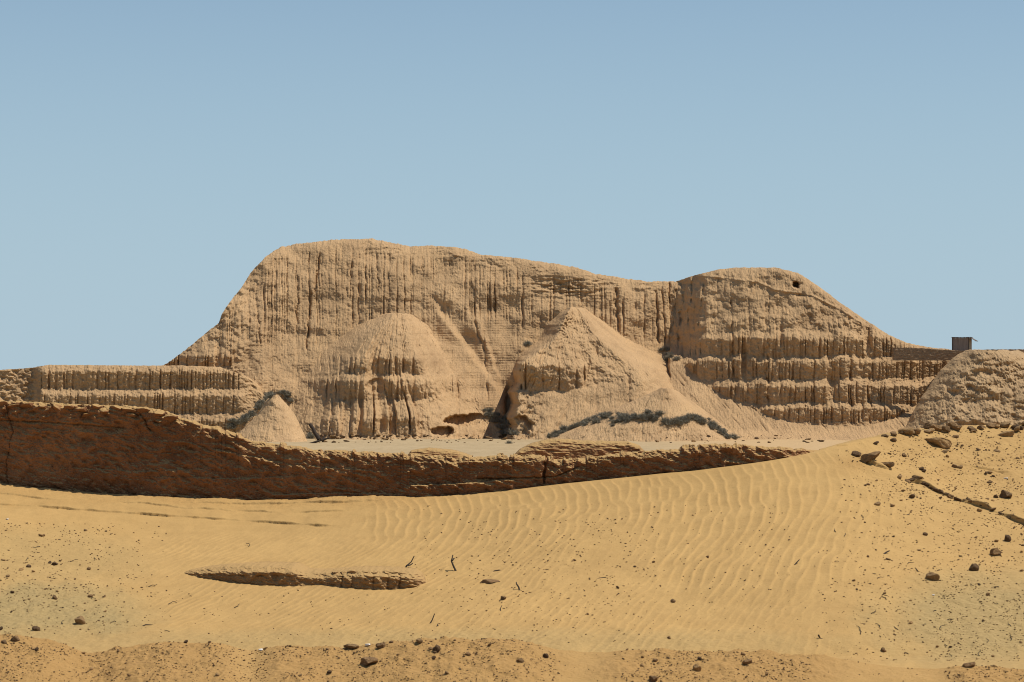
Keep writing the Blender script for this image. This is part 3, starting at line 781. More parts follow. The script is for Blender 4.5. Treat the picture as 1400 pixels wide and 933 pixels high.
# plain -------------------------------------------------------------------------
cols2 = np.concatenate([np.linspace(-9000, -300, 60, endpoint=False), np.linspace(-300, 1700, 500, endpoint=False), np.linspace(1700, 10400, 61)])
rd2 = np.concatenate([[4.0], 30 * (230 / 30) ** np.linspace(0, 1, 20), np.linspace(235, 360, 110), 365 * (6000 / 365) ** np.linspace(0, 1, 40)])
A, B = np.meshgrid(cols2, rd2)
Xp = (A - 700) / F * B
zp = PLAIN + 0.25 * fbm(Xp / 25, B / 25, 3, 801) + 0.12 * fbm(Xp / 4, B / 5, 3, 803)
zp = np.where(B < 60, PLAIN - 0.1, zp)
plain = grid_obj('desert_plain', np.stack([Xp, B, zp], -1), M_PLAIN); tag(plain, kind='structure')

# soil bank at the very front ---------------------------------------------------
crest = smooth_curve([(-400, 866), (0, 868), (60, 873), (118, 894), (135, 893), (200, 879), (310, 879), (345, 892), (380, 880), (420, 884), (465, 887), (520, 879), (600, 871), (700, 873),
                      (750, 884), (800, 893), (850, 888), (930, 890), (1000, 889), (1060, 893), (1130, 897), (1200, 909), (1290, 916), (1312, 907), (1400, 914), (1900, 920)], 3, 4)
cb = np.concatenate([np.linspace(-700, -50, 40, endpoint=False), np.arange(-50, 1450, 1.4), np.linspace(1450, 2100, 40)])
rb = np.concatenate([np.linspace(9, 15.4, 14, endpoint=False), np.linspace(15.4, 17.6, 150, endpoint=False), np.linspace(17.6, 21, 50)])
A, B = np.meshgrid(cb, rb)
zc = (HY - crest(A)) / F * 17.0
zb = np.where(B < 17, zc - 0.20 * (17 - B) ** 1.0 - 0.02 * (17 - B) ** 2, zc - 0.35 * (B - 17) - 0.25 * (B - 17) ** 2)
zb = np.maximum(zb, -2.9)
Xb = (A - 700) / F * B
cl = fbm(A / 90, B / 0.4, 3, 811)
sm = np.exp(-((A - 805) / 45) ** 2) + np.exp(-((A - 345) / 28) ** 2) + sstep(1110, 1180, A) * (1 - sstep(1290, 1320, A))   # smooth runs of sand
rgh = np.clip(1.0 - 0.85 * sm, 0.1, 1)
zb += 0.02 * cl + rgh * (0.030 * fbm(Xb / 0.20, B / 0.20, 4, 813) + 0.022 * np.clip(fbm(Xb / 0.09, B / 0.10, 2, 814) - 0.15, 0, 1) + 0.008 * fbm(Xb / 0.05, B / 0.06, 2, 815))
bank = grid_obj('soil_bank', np.stack([Xb, B, zb], -1), M_SAND); tag(bank, kind='structure')
a = bank.data.attributes.new('earth', 'FLOAT', 'POINT'); a.data.foreach_set('value', np.ascontiguousarray(np.clip(0.45 + 0.55 * rgh + 0.25 * cl, 0, 1), np.float32).ravel())
a = bank.data.attributes.new('grey', 'FLOAT', 'POINT'); a.data.foreach_set('value', np.zeros(A.size, np.float32))
PYB = HY - zb / B * F
def bank_at(px, py):
    j = int(np.clip(np.searchsorted(cb, px), 1, len(cb) - 1))
    ok = np.nonzero((PYB[:, j] <= py) & (rb > 14.5))[0]
    if not len(ok) or rb[ok[0]] > 17.3: return None
    i = int(ok[0]); d = rb[i]
    return np.array([(px - 700) / F * d, d, zb[i, j]])

# ------------------------------------------------------------------ red-brown wall
def crag(px, py, seed, a):
    q1 = px * 0.9 + py * 0.75; q2 = py * 0.9 - px * 0.45
    r = a * (1.3 * ridged(q1 / 30, q2 / 13, 4, seed) + 0.6 * fbm(px / 48, py / 30, 3, seed + 3) + 0.30 * fbm(px / 7.0, py / 4.6, 3, seed + 5))
    return r
def ledge(px, py, cv, x0, x1, depth, run):
    """rock below the line stands proud: its lip catches the sun"""
    on = sstep(x0, x0 + 30, px) * (1 - sstep(x1 - 30, x1, px))
    dy = py - cv(px) - 2.0 * fbm(px / 13, px * 0, 3, int(x0 + 900))
    return on * depth * sstep(-0.8, 0.8, dy) * np.exp(-np.clip(dy, 0, None) / run)

def top_w(x):
    return wall_top(x) + 2.4 * fbm(x / 19, x * 0, 4, 821) + 1.5 * fbm(x / 5, x * 0, 3, 823) + 2.6 * np.round(1.7 * fbm(x / 15, x * 0, 2, 825)) * sstep(300, 200, x * 0 + 100) * (0.4 + 0.6 * sstep(180, 300, x))
dx = 0.8
px, py = sheet_grid(-260, 1134, top_w, lambda x: wall_base(x) + 16, 190, dx)
h = py - top_w(px[0])[None]
dw = d_wall(px)
mW = dw / F
D = dw + 0.14 - 0.01 * (wall_base(px) - py) * mW
D = D + 0.10 * np.exp(-h / 3.0)
D -= crag(px, py, 831, 0.072) + 0.009 * fbm(px / 2.6, py / 2.0, 3, 833)
for cv, x0, x1, dp, run in [
    (curve([(90, 640), (200, 645), (300, 640)]), 90, 300, 0.030, 14), (curve([(200, 652), (320, 655), (420, 650)]), 200, 430, 0.030, 14),
    (curve([(560, 664), (640, 661), (690, 656), (720, 660)]), 545, 725, 0.07, 30), (curve([(600, 633), (690, 630), (745, 633)]), 600, 745, 0.035, 12),
    (curve([(360, 677), (450, 674), (560, 676)]), 360, 570, 0.04, 20), (curve([(270, 610), (400, 636), (520, 645)]), 270, 540, 0.025, 10),
    (curve([(0, 585), (120, 590), (230, 600)]), -200, 190, 0.03, 14), (curve([(0, 622), (150, 618), (260, 622)]), -200, 260, 0.02, 10)]:
    D -= ledge(px, py, cv, x0, x1, dp, run)
# cracks
def crack(px, py, pts, w, dep, seed):
    cx = np.interp(py, [p[1] for p in pts], [p[0] for p in pts]) + 5.0 * fbm(py / 13, py * 0, 4, seed)
    on = sstep(pts[0][1] - 3, pts[0][1] + 2, py) * (1 - sstep(pts[-1][1] - 3, pts[-1][1] + 3, py))
    return on * dep * np.exp(-((px - cx) / w) ** 2)
D += crack(px, py, [(10, 560), (17, 590), (8, 640), (12, 665)], 0.7, 0.03, 841)
D += crack(px, py, [(748, 624), (743, 645), (745, 662)], 1.6, 0.10, 843)
D += crack(px, py, [(190, 560), (205, 590)], 1.3, 0.05, 844)
for cv, x0, x1 in [(curve([(690, 655), (760, 652), (800, 635)]), 640, 800), (curve([(0, 575), (100, 580), (240, 592)]), -100, 180)]:
    D += sstep(x0, x0 + 20, px) * (1 - sstep(x1 - 20, x1, px)) * 0.05 * np.exp(-((py - cv(px) - 2 * fbm(px / 12, px * 0, 3, 846)) / 1.2) ** 2)
lum = sstep(260, 210, px) * sstep(34, 20, h)              # lumpy top courses on the left
D -= lum * 0.05 * (1 - 2 * np.abs(fbm(px / 22, py / 10, 2, 847)))
ends = sstep(1085, 1134, px); D += 0.15 * ends
P = ray(px, py, D)
wb0 = ray(430, 690, 26.4)
tops = []
for dd, dz in ((0.12, 0.0), (0.38, 0.02), (0.50, 1.2)):
    q = P[0].copy(); q[:, 1] += dd; q[:, 2] -= dz - 0.012 * fbm(px[0] / 8, px[0] * 0 + dd * 40, 3, 849); tops.append(q)
P = np.concatenate([np.stack(tops[::-1]), P], 0)
WALL = empty('adobe_wall', tuple(wb0))
tag(WALL, 'long reddish brown ruined mud wall in shade, half buried behind the rippled dune', 'wall')
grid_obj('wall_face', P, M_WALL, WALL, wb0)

# ------------------------------------------------------------------ rocks
def ico(sub):
    import bmesh
    bm = bmesh.new(); bmesh.ops.create_icosphere(bm, subdivisions=sub, radius=1.0)
    v = np.array([p.co[:] for p in bm.verts]); f = np.array([[q.index for q in p.verts] for p in bm.faces]); bm.free()
    return v, f
ICO3 = ico(4); ICO1 = ico(2)
def rock_mesh(seed, angular=0.6, src=ICO3, lump=0.22):
    v, f = src; v = v.copy(); r = np.random.default_rng(seed)
    for _ in range(int(4 + angular * 9)):                       # knock flats off it
        n = r.normal(size=3) * np.array([1, 1, 1.25]); n /= np.linalg.norm(n); k = 0.48 + 0.36 * r.random()
        d = v @ n; m_ = d > k
        v[m_] -= np.outer((d[m_] - k) * 0.97, n)
    nn = 1 + lump * fbm(v[:, 0] * 1.4 + seed, v[:, 1] * 1.4 + v[:, 2] * 0.9, 4, seed) + 0.09 * fbm(v[:, 0] * 4, v[:, 1] * 4 + v[:, 2] * 3.5, 4, seed + 3)
    v = v * nn[:, None]
    return v, f
def rock_me(name, seed, mat, **k):
    v, f = rock_mesh(seed, **k); me = mesh_np(name, v, f, True); me.materials.append(mat); return me
ROCKS = [rock_me('stone', 900 + i, M_ROCK, angular=0.3 + 0.12 * (i % 6)) for i in range(7)]
CLODS = [rock_me('clod', 930 + i, M_CLOD, angular=0.2 + 0.1 * i) for i in range(4)]
DARKS = [rock_me('dark_stone', 950 + i, M_DARKROCK, angular=0.5) for i in range(4)]
PEBS = [rock_me('pebble', 970 + i, [M_ROCK, M_DARKROCK, M_CLOD, M_ROCK, M_CLOD][i], angular=0.5, src=ICO1) for i in range(5)]

def put(name, me, p, size, rot, sink=0.25, parent=None):
    o = bpy.data.objects.new(name, me); COL.objects.link(o)
    o.scale = size; o.rotation_euler = rot
    o.location = (p[0], p[1], p[2] + size[2] * (1 - 2 * sink))
    if parent is not None:
        o.parent = parent; o.location = Vector(o.location) - parent.location
    return o

# adobe lumps on top of the left wall end (parts of the wall)
r = np.random.default_rng(77)
x = -40.0
while x < 236:
    wpx = 9 + 17 * r.random(); hpx = 5 + 4.5 * r.random()
    for row in range(2):
        if row == 1 and r.random() < 0.45: continue
        cx = x + wpx / 2 + row * 4; cy = wall_top(cx) + 5.0 + row * 9 + r.normal() * 1.2
        d = float(d_wall(cx)) + 0.10 + 0.03 * row
        p = ray(cx, cy, d)
        me = (CLODS if row == 0 else ROCKS)[int(r.integers(0, 4))]
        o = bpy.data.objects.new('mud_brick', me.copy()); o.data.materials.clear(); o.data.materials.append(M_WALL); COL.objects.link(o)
        o.parent = WALL; o.location = Vector(p) - WALL.location
        o.scale = (wpx / 2 * d / F * 1.12, 0.13, hpx / 2 * d / F * 1.25); o.rotation_euler = (r.normal() * .1, r.normal() * .12, r.normal() * .15)
    x += wpx * 0.98

# slab of collapsed wall behind
def slab(name, xs0, xs1, top, bot, d, a, seed, label, cat, mat, rows=60, lean=0.5, back=0.5):
    px, py = sheet_grid(xs0, xs1, top, bot, rows, 0.8)
    h = py - py[0][None]
    D = d + lean * (py[-1][None] - py) * d / F + 0.10 * np.exp(-h / 2.5) - crag(px, py, seed, a)
    D -= 0.04 * np.abs(fbm(px / 30, py / 4.0, 3, seed + 9))
    P = ray(px, py, D)
    q = P[0].copy(); q[:, 1] += back; q2 = q.copy(); q2[:, 2] -= 0.6; q2[:, 1] += 0.1
    P = np.concatenate([q2[None], q[None], P], 0)
    b = ray((xs0 + xs1) / 2, bot(np.array([(xs0 + xs1) / 2.0]))[0], d)
    return tag(grid_obj(name, P, mat, None, b), label, cat)
tS = curve([(704, 622), (712, 614), (726, 607), (745, 602), (762, 600), (800, 603), (860, 604), (874, 609), (884, 620)])
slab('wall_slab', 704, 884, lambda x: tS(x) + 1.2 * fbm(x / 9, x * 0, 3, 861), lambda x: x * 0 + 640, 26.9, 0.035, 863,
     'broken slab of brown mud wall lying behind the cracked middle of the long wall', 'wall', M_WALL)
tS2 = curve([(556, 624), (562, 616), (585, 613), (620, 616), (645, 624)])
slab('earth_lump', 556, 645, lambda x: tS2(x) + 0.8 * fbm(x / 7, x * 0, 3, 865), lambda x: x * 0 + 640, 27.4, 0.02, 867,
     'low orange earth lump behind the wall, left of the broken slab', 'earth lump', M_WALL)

# buried wall in the lower left sand ------------------------------------------------
tB = curve([(246, 784), (262, 779), (300, 775.5), (350, 774), (400, 775), (416, 782), (440, 783), (470, 781), (500, 780), (540, 781), (566, 783), (576, 788), (584, 795)])
bB = curve([(246, 785), (300, 794), (340, 799), (380, 801), (420, 801), (440, 799), (470, 803), (510, 806), (560, 804), (584, 797)])
px, py = sheet_grid(246, 584, lambda x: tB(x) + 0.8 * fbm(x / 7, x * 0, 3, 871), lambda x: bB(x) + 3, 60, 0.7)
xs = px[0]
Db = np.array([ground_at(a, b)[1] for a, b in zip(xs, bB(xs))])
k = np.ones(41) / 41; Db = np.convolve(np.pad(Db, 20, mode='edge'), k, 'valid')
h = py - py[0][None]
D = Db[None] + 0.02 + (-0.04 + 0.55 * sstep(9, 3, h)) * (bB(px) + 3 - py) * 22.5 / F + 0.10 * np.exp(-h / 2.5) - crag(px * 1.5, py * 1.8, 873, 0.034)
seam = 788 + 2.0 * fbm(px / 20, px * 0, 3, 874) + (px - 400) * 0.01
D += 0.04 * np.clip(0.3 + 1.6 * fbm(px / 14, px * 0, 3, 872), 0, 1) * np.exp(-((py - seam) / 1.0) ** 2)
gq, rq = gullies(px + 2 * fbm(py / 6, px * 0, 2, 875), 877, 17, 0.9, 1.8, 0.1); D += sstep(430, 470, px) * (0.018 * gq - 0.025 * rq)
P = ray(px, py, D)
q = P[0].copy(); q[:, 1] += 0.35; q[:, 2] += 0.004; q2 = q.copy(); q2[:, 1] += 0.6; q2[:, 2] -= 0.02
q3 = q2.copy(); q3[:, 1] += 0.1; q3[:, 2] -= 0.3
P = np.concatenate([q3[None], q2[None], q[None], P], 0)
M_BURIED = make_wall(); M_BURIED.name = 'dusty_brown_adobe'
nodes = M_BURIED.node_tree.nodes
for nd in nodes:
    if nd.type == 'VALTORGB' and len(nd.color_ramp.elements) == 3 and nd.color_ramp.elements[0].color[0] < 0.25:
        for e, c in zip(nd.color_ramp.elements, ((0.21, 0.12, 0.054), (0.275, 0.158, 0.07), (0.35, 0.21, 0.095))): e.color = (*c, 1)
bw = ground_at(410, 800)
BUR = empty('buried_wall', tuple(bw)); tag(BUR, 'low crumbling mud brick wall top poking out of the lower left sand', 'wall')
grid_obj('wall_stump', P, M_BURIED, BUR, bw)
for i in range(9):
    cx = 458 + i * 13.5 + r.normal() * 2; cy = 784.5 + r.normal() * 0.8 + max(0, (i - 6)) * 1.4
    d = float(np.interp(cx, xs, Db)) + 0.13
    p = ray(cx, cy, d)
    o = bpy.data.objects.new('mud_brick', CLODS[i % 4].copy()); o.data.materials.clear(); o.data.materials.append(M_BURIED); COL.objects.link(o)
    o.parent = BUR; o.location = Vector(p) - BUR.location; o.scale = (0.050, 0.06, 0.028); o.rotation_euler = (0, r.normal() * .1, r.normal() * .2)

# named rocks: (px, py of foot, width px, height px, mesh list, label, surface)
big = [
    (110, 853, 17, 14, CLODS, 'tan rounded rock on the grey sand at lower left', 'd'),
    (50, 862, 13, 8, DARKS, 'dark stone on the grey sand just above the left end of the soil bank', 'd'),
    (22, 876, 13, 10, ROCKS, 'brown rock on the soil bank crest, leftmost in the photo', 'b'),
    (6, 880, 10, 8, ROCKS, 'stone at the left photo edge on the soil bank', 'b'),
    (504, 909, 30, 14, ROCKS, 'wide wedge shaped brown rock on the front of the soil bank', 'b'),
    (521, 886, 14, 11, ROCKS, 'blocky brown rock on the soil bank crest above the wide wedge rock', 'b'),
    (573, 879, 11, 7, CLODS, 'tan clod on the highest part of the soil bank crest', 'b'),
    (596, 891, 13, 11, DARKS, 'dark knobbly stone below the crest in the middle of the soil bank', 'b'),
    (640, 896, 10, 7, ROCKS, 'small brown rock right of the dark knobbly stone on the soil bank', 'b'),
    (712, 906, 13, 8, ROCKS, 'flat brown rock on the right slope of the soil bank hump', 'b'),
    (746, 900, 8, 9, DARKS, 'upright dark stone at the right side of the soil bank hump', 'b'),
    (953, 917, 12, 12, CLODS, 'rounded tan rock on the soil bank, left of a larger flat stone', 'b'),
    (1023, 907, 17, 9, ROCKS, 'flat brown stone on the right half of the soil bank', 'b'),
    (1326, 912, 20, 9, ROCKS, 'broken clod on the soil bank at the lower right corner', 'b'),
    (893, 932, 14, 12, ROCKS, 'brown rock cut by the bottom edge of the photo, right of the middle', 'b'),
    (480, 887, 24, 7, CLODS, 'low crust of earth on the soil bank crest left of the blocky rock', 'b'),
    (1275, 793, 20, 14, CLODS, 'oval tan rock alone on the pebbly right slope', 'd'),
    (1330, 780, 18, 12, DARKS, 'dark knobbly rock on the right slope, between oval rock and photo edge', 'd'),
    (1362, 759, 19, 12, ROCKS, 'brown rock on the right slope, third rock down from the crust edge', 'd'),
    (1377, 740, 11, 11, DARKS, 'upright dark rock near the right photo edge below the crust', 'd'),
    (1375, 681, 19, 15, ROCKS, 'round boulder above the crust edge at the right', 'd'),
    (1283, 609, 46, 16, CLODS, 'largest pale boulder slab just below the right hill crest', 'd'),
    (1241, 594, 26, 16, CLODS, 'leftmost boulder on the right hill crest', 'd'),
    (1272, 586, 22, 10, ROCKS, 'brown boulder on the right hill crest beside the leftmost boulder', 'd'),
    (1376, 597, 24, 9, CLODS, 'long tan stone near the right edge of the hill crest', 'd'),
    (1392, 588, 17, 10, DARKS, 'dark boulder on the hill crest at the right photo edge', 'd'),
    (1190, 629, 34, 14, ROCKS, 'undercut brown block at the left end of the right hill', 'd'),
    (1212, 638, 24, 10, DARKS, 'dark broken block right of the undercut block', 'd'),
    (1172, 624, 16, 10, DARKS, 'dark block left of the undercut block above the dune', 'd'),
    (1307, 599, 9, 7, DARKS, 'small dark stone right of the largest pale boulder', 'd'),
    (1260, 643, 8, 6, DARKS, 'small dark stone above the left end of the crust edge', 'd'),
    (1353, 660, 11, 5, ROCKS, 'flat stone up the hill left of the round boulder', 'd'),
    (1210, 597, 14, 5, ROCKS, 'low stone on the pale sand left of the hill crest boulders', 'd'),
    (1148, 602, 14, 5, DARKS, 'thin dark stone on the sand where the hill crest begins', 'd'),
    (688, 820, 9, 7, DARKS, 'dark lump of stone in the middle of the smooth sand', 'd'),
    (920, 824, 8, 7, ROCKS, 'lone brown stone on finely rippled sand right of the middle', 'd'),
    (915, 873, 6, 5, DARKS, 'tiny dark stone just above the soil bank right of the middle', 'd'),
    (785, 767, 7, 4, ROCKS, 'small brown stone at the lower edge of the large ripples', 'd'),
    (1208, 891, 8, 7, DARKS, 'dark stone low on the right slope above the sandy part of the bank', 'd'),
    (1265, 732, 7, 6, DARKS, 'small dark stone where the ripples end at right', 'd'),
    (75, 819, 9, 7, ROCKS, 'brown stone on the grey sand up from the tan rounded rock', 'd'),
    (75, 773, 9, 5, DARKS, 'dark flat stone on the left sand above the grey patch', 'd'),
]
r = np.random.default_rng(31)
for (bx, by, w, hh, lst, lab, where) in big:
    p = ground_at(bx, by) if where == 'd' else bank_at(bx, by)
    if p is None: p = bank_at(bx, by + 4) if bank_at(bx, by + 4) is not None else ground_at(bx, by)
    d = p[1]; sx = w / 2 * d / F * 0.95; sz = hh / 2 * d / F * 1.05
    o = put('rock', (ROCKS if lst is DARKS and r.random() < 0.4 else lst)[int(r.integers(0, 4))], p, (sx, 0.55 * sx + 0.45 * sz + 0.004, sz), (r.normal() * .2, r.normal() * .2, r.normal() * 0.5), 0.27)
    tag(o, lab, 'rock', 'single larger rocks on the sand')
o = put('flat_stone', ROCKS[2], ground_at(670, 797), (0.10, 0.07, 0.022), (0.1, 0, 0), 0.3)
tag(o, 'flat brown stone half sunk in sand right of the buried wall', 'rock', 'single larger rocks on the sand')

# crust blocks along the edge at right
cvx = step_lines[5][0]
for i in range(34):
    bx = 1240 + i * 4.9 + r.normal() * 1.5; by = cvx(bx) + r.normal() * 1.5
    p = ground_at(bx, by)
    w = (6 + 7 * r.random()) * (1.7 if i < 5 else 1) * (0.7 if i > 24 else 1)
    s = w / 2 * p[1] / F
    o = put('crust_block', (ROCKS + DARKS)[int(r.integers(0, 11))], p, (s, s * 0.9, s * (0.38 + .2 * r.random())), (r.normal() * .2, 0.25 + r.normal() * .2, r.normal() * .5), 0.3)
    tag(o, 'broken brown crust block along the dark slanting edge on the right slope', 'crust block', 'crust blocks along the slanting edge')
# stones of the right hill crest
for i in range(26):
    bx = 1225 + i * 7.6 + r.normal() * 3; by = wall_base(bx) + 1.5 + abs(r.normal()) * 3
    p = ground_at(bx, by); s = (4 + 5 * r.random()) * p[1] / F
    o = put('crest_stone', (ROCKS + CLODS)[int(r.integers(0, 11))], p, (s * 1.2, s, s * 0.6), (r.normal() * .2, r.normal() * .2, r.random() * 3), 0.2)
    tag(o, 'small brown stone in the broken row along the right hill crest', 'stone', 'stones along the right hill crest')

# pebbles ----------------------------------------------------------------------
zones = [  # (name, label, x range, y range, surface, density weight, size scale)
    ('small dark stone scattered on the pebbly lower right slope', 'stones on the lower right slope', (1130, 1400), (710, 905), 'd', 66, 1.0),
    ('small stone scattered on the right hill above the crust edge', 'stones on the right hill', (1180, 1400), (590, 700), 'd', 62, 1.3),
    ('small stone scattered on the left sand and its grey patch', 'stones on the left sand', (0, 190), (725, 866), 'd', 46, 1.0),
    ('small brown stone in the rough soil bank at the front', 'stones in the soil bank', (0, 1400), (872, 930), 'b', 92, 1.05),
    ('tiny stone on the sand around the middle of the photo', 'stones on the middle sand', (560, 1000), (715, 870), 'd', 34, 0.75)]
def stuff_mesh(): return [], [], [0]
SV, SF, SN = [], [], 0
icv, icf = ico(1)
def add_stuff(p, s, flat):
    global SN
    rr = Matrix.Rotation(r.random() * 6.28, 3, 'Z')
    v = icv * (1 + 0.25 * r.normal(size=(len(icv), 1))) * np.array([s * (0.8 + .7 * r.random()), s, s * flat])
    v = v @ np.array(rr).T + p + np.array([0, 0, s * flat * 0.4])
    SV.append(v); SF.append(icf + SN); SN += len(v)
def at(px, py, where): return ground_at(px, py) if where == 'd' else bank_at(px, py)
for lab, grp, (xa, xb), (ya, yb), where, n, sz in zones:
    k = 0
    while k < n:
        bx = xa + (xb - xa) * r.random(); by = ya + (yb - ya) * r.random()
        if 'lower right' in lab and (bx - 1130) / 270 + 0.25 < r.random() * 0.9: continue
        if where == 'b' and (abs(bx - 805) < 40 or (1120 < bx < 1290)): continue
        if where == 'd' and by < wall_base(bx) + 4: continue
        if fbm(np.array([bx / 45.0]), np.array([by / 28.0]), 3, 905)[0] < -0.15: continue
        p = at(bx, by, where)
        if p is None: continue
        s = (1.3 + 2.2 * r.random() ** 3) * sz * p[1] / F
        o = put('pebble', PEBS[int(r.integers(0, 5))], p, (s * (0.9 + .6 * r.random()), s, s * (0.55 + .4 * r.random())), (r.normal() * .3, r.normal() * .3, r.random() * 6), 0.22)
        tag(o, lab, 'stone', grp); k += 1
# the uncountable gravel
for (xa, xb, ya, yb, where, n, pw) in [(1080, 1420, 705, 905, 'd', 2300, 1), (1140, 1420, 585, 705, 'd', 2200, 0), (-20, 240, 715, 868, 'd', 1100, 2), (-20, 1420, 866, 934, 'b', 4300, 0),
                                        (560, 1080, 690, 880, 'd', 650, 0), (200, 600, 800, 880, 'd', 180, 0), (640, 900, 710, 860, 'd', 420, 0), (1400, 2100, 590, 900, 'd', 2200, 3), (-600, 0, 720, 868, 'd', 900, 3)]:
    k = 0; tries = 0
    while k < n and tries < n * 8:
        tries += 1
        bx = xa + (xb - xa) * r.random(); by = ya + (yb - ya) * r.random()
        if pw == 0 and where == 'd' and xa > 1100 and (bx - xa) / 110 < r.random(): continue
        if pw == 1 and (bx - xa) / (xb - xa) < r.random() * 0.8: continue
        if pw == 2 and 1 - (bx - xa) / (xb - xa) < r.random() * 0.7: continue
        if where == 'b' and (abs(bx - 805) < 45 or 1110 < bx < 1295) and r.random() < 0.93: continue
        if where == 'd' and by < wall_base(bx) + 3: continue
        if fbm(np.array([bx / 40.0]), np.array([by / 22.0]), 3, 911)[0] < 0.25 * r.normal() - 0.05: continue
        p = at(bx, by, where)
        if p is None: continue
        s = (0.45 + 0.95 * r.random() ** 2.5) * p[1] / F
        add_stuff(p, s, 0.5 + 0.4 * r.random()); k += 1
me = mesh_np('gravel', np.concatenate(SV), np.concatenate(SF), True)
g = link('gravel', me, make_simple('gravel_grit', (0.085, 0.05, 0.025), (0.25, 0.15, 0.07), 25)); tag(g, 'fine dark gravel strewn over the sand and the soil bank', 'gravel', None, 'stuff')

# twigs -------------------------------------------------------------------------
def tube(pts, rad, n=6):
    pts = np.array(pts, float); V = []; Q = []
    rad = np.broadcast_to(rad, (len(pts),))
    for i, p in enumerate(pts):
        t = pts[min(i + 1, len(pts) - 1)] - pts[max(i - 1, 0)]; t /= np.linalg.norm(t) + 1e-9
        a = np.cross(t, [0.13, 0.2, 0.97]); a /= np.linalg.norm(a) + 1e-9; b = np.cross(t, a)
        for k in range(n):
            th = 2 * np.pi * k / n; V.append(p + rad[i] * (np.cos(th) * a + np.sin(th) * b))
    for i in range(len(pts) - 1):
        for k in range(n):
            Q.append((i * n + k, i * n + (k + 1) % n, (i + 1) * n + (k + 1) % n, (i + 1) * n + k))
    return V, Q
def twig(label, foot, offs, rad=0.009):
    """offs: photo-pixel offsets of the twig's bends from its foot"""
    p = ground_at(*foot); d = p[1]
    V = []; Q = []
    for line in offs:
        pts = [((dx_) * d / F, 0.02 * i, -dy_ * d / F) for i, (dx_, dy_) in enumerate(line)]
        v, q = tube(pts, np.linspace(rad, rad * 0.55, len(pts)))
        i0 = len(V); V += v; Q += [tuple(i0 + k for k in f) for f in q]
    o = link('twig', mesh_np('twig', np.array(V), np.array(Q)), M_TWIG, None, tuple(p)); tag(o, label, 'twig')
twig('forked dry twig standing above the right end of the buried wall', (552, 777), [[(0, 3), (4, -3), (10, -8), (14, -16)], [(4, -3), (9, -4), (12, -6)]])
twig('curved dark twig standing alone in the middle sand', (624, 781), [[(0, 2), (-4, -6), (-7, -13), (-5, -21)], [(-6, -14), (-3, -17)]], 0.011)
twig('short dark twig near the dark lump in the middle', (711, 807), [[(0, 2), (-2, -4), (-5, -8), (-5, -10)]])
twig('bent twig on the large ripples at right', (1085, 774), [[(3, 6), (0, 1), (4, -3), (9, -8)]], 0.008)
twig('thin leaning twig above the soil bank', (587, 853), [[(0, 2), (4, -5), (7, -13)]], 0.007)
twig('short broken twig above the soil bank beside the thin leaning twig', (597, 857), [[(0, 1), (2, -4)], [(4, 2), (1, -2)]], 0.006)
twig('flat lying stick on the sand right of the middle', (815, 792), [[(0, 1), (6, -1), (14, -2)]], 0.007)
twig('thin stick lying near the lower right slope', (1120, 874), [[(-1, -5), (2, 0), (12, 2)]], 0.008)
twig('short dark stick on the right slope beside the oval rock', (1255, 782), [[(0, 0), (-3, -5)]], 0.008)
twig('stick lying above the oval rock on the right slope', (1208, 758), [[(0, 1), (4, -2), (9, -4)]], 0.010)
twig('crooked thin twig lying in front of the buried wall', (292, 842), [[(0, 0), (8, 4), (20, 6), (36, 5)]], 0.006)
twig('short thin twig lying below the crooked twig', (195, 857), [[(0, 0), (4, -2), (13, -1)]], 0.006)
twig('curled twig near the middle flat stone', (672, 782), [[(0, 2), (4, -1), (10, -2), (14, -1)]], 0.008)
twig('tiny upright twig right of the short broken twig', (685, 836), [[(0, 2), (-1, -3), (1, -7)]], 0.005)

rt = np.random.default_rng(55); kk = 0
while kk < 42:
    if kk < 30: fx, fy = 1130 + 265 * rt.random(), 700 + 205 * rt.random(); zone = ('small dark twig lying among the pebbles of the lower right slope', 'twigs on the lower right slope')
    else: fx, fy = 20 + 330 * rt.random(), 740 + 125 * rt.random(); zone = ('small dark twig lying on the left sand', 'twigs on the left sand')
    p = ground_at(fx, fy); L = (2.5 + 4.5 * rt.random()) * p[1] / F; a = rt.random() * 6.28
    n_ = 4; pts = [(0, 0, 0.004)]
    for q_ in range(n_):
        a += rt.normal() * 0.45; x_, y_, z_ = pts[-1]; pts.append((x_ + math.cos(a) * L / 2, y_ + math.sin(a) * L * 0.9, 0.006 + 0.010 * rt.random()))
    v, q = tube(pts, np.linspace(0.004, 0.002, n_ + 1), 5)
    o = link('twig', mesh_np('twig', np.array(v), np.array(q)), M_TWIG, None, tuple(p)); o.rotation_euler = (math.radians(11), 0, 0)
    tag(o, zone[0], 'twig', zone[1]); kk += 1

# litter
for (bx, by, w, lab, wh) in [(357, 884, 8, 'white scrap of litter on the soil bank crest at left', 'b'), (503, 884, 9, 'pale scrap of litter beside the blocky rock on the bank', 'b'),
                         (1276, 815, 5, 'small white scrap on the pebbly right slope', 'd'), (10, 711, 5, 'white scrap on the sand at the left photo edge', 'd'), (1375, 655, 6, 'white scrap on the hill above the round boulder', 'd')]:
    p = at(bx, by, wh)
    if p is None: p = bank_at(bx, by + 6)
    if p is None: continue
    v, f = rock_mesh(int(bx), 1.0, ICO1); s = w / 2 * p[1] / F
    o = link('litter_scrap', mesh_np('litter_scrap', v * np.array([s, s * .8, s * .45]), f, False), M_LITTER, None, (p[0], p[1], p[2] + s * .3)); tag(o, lab, 'litter')

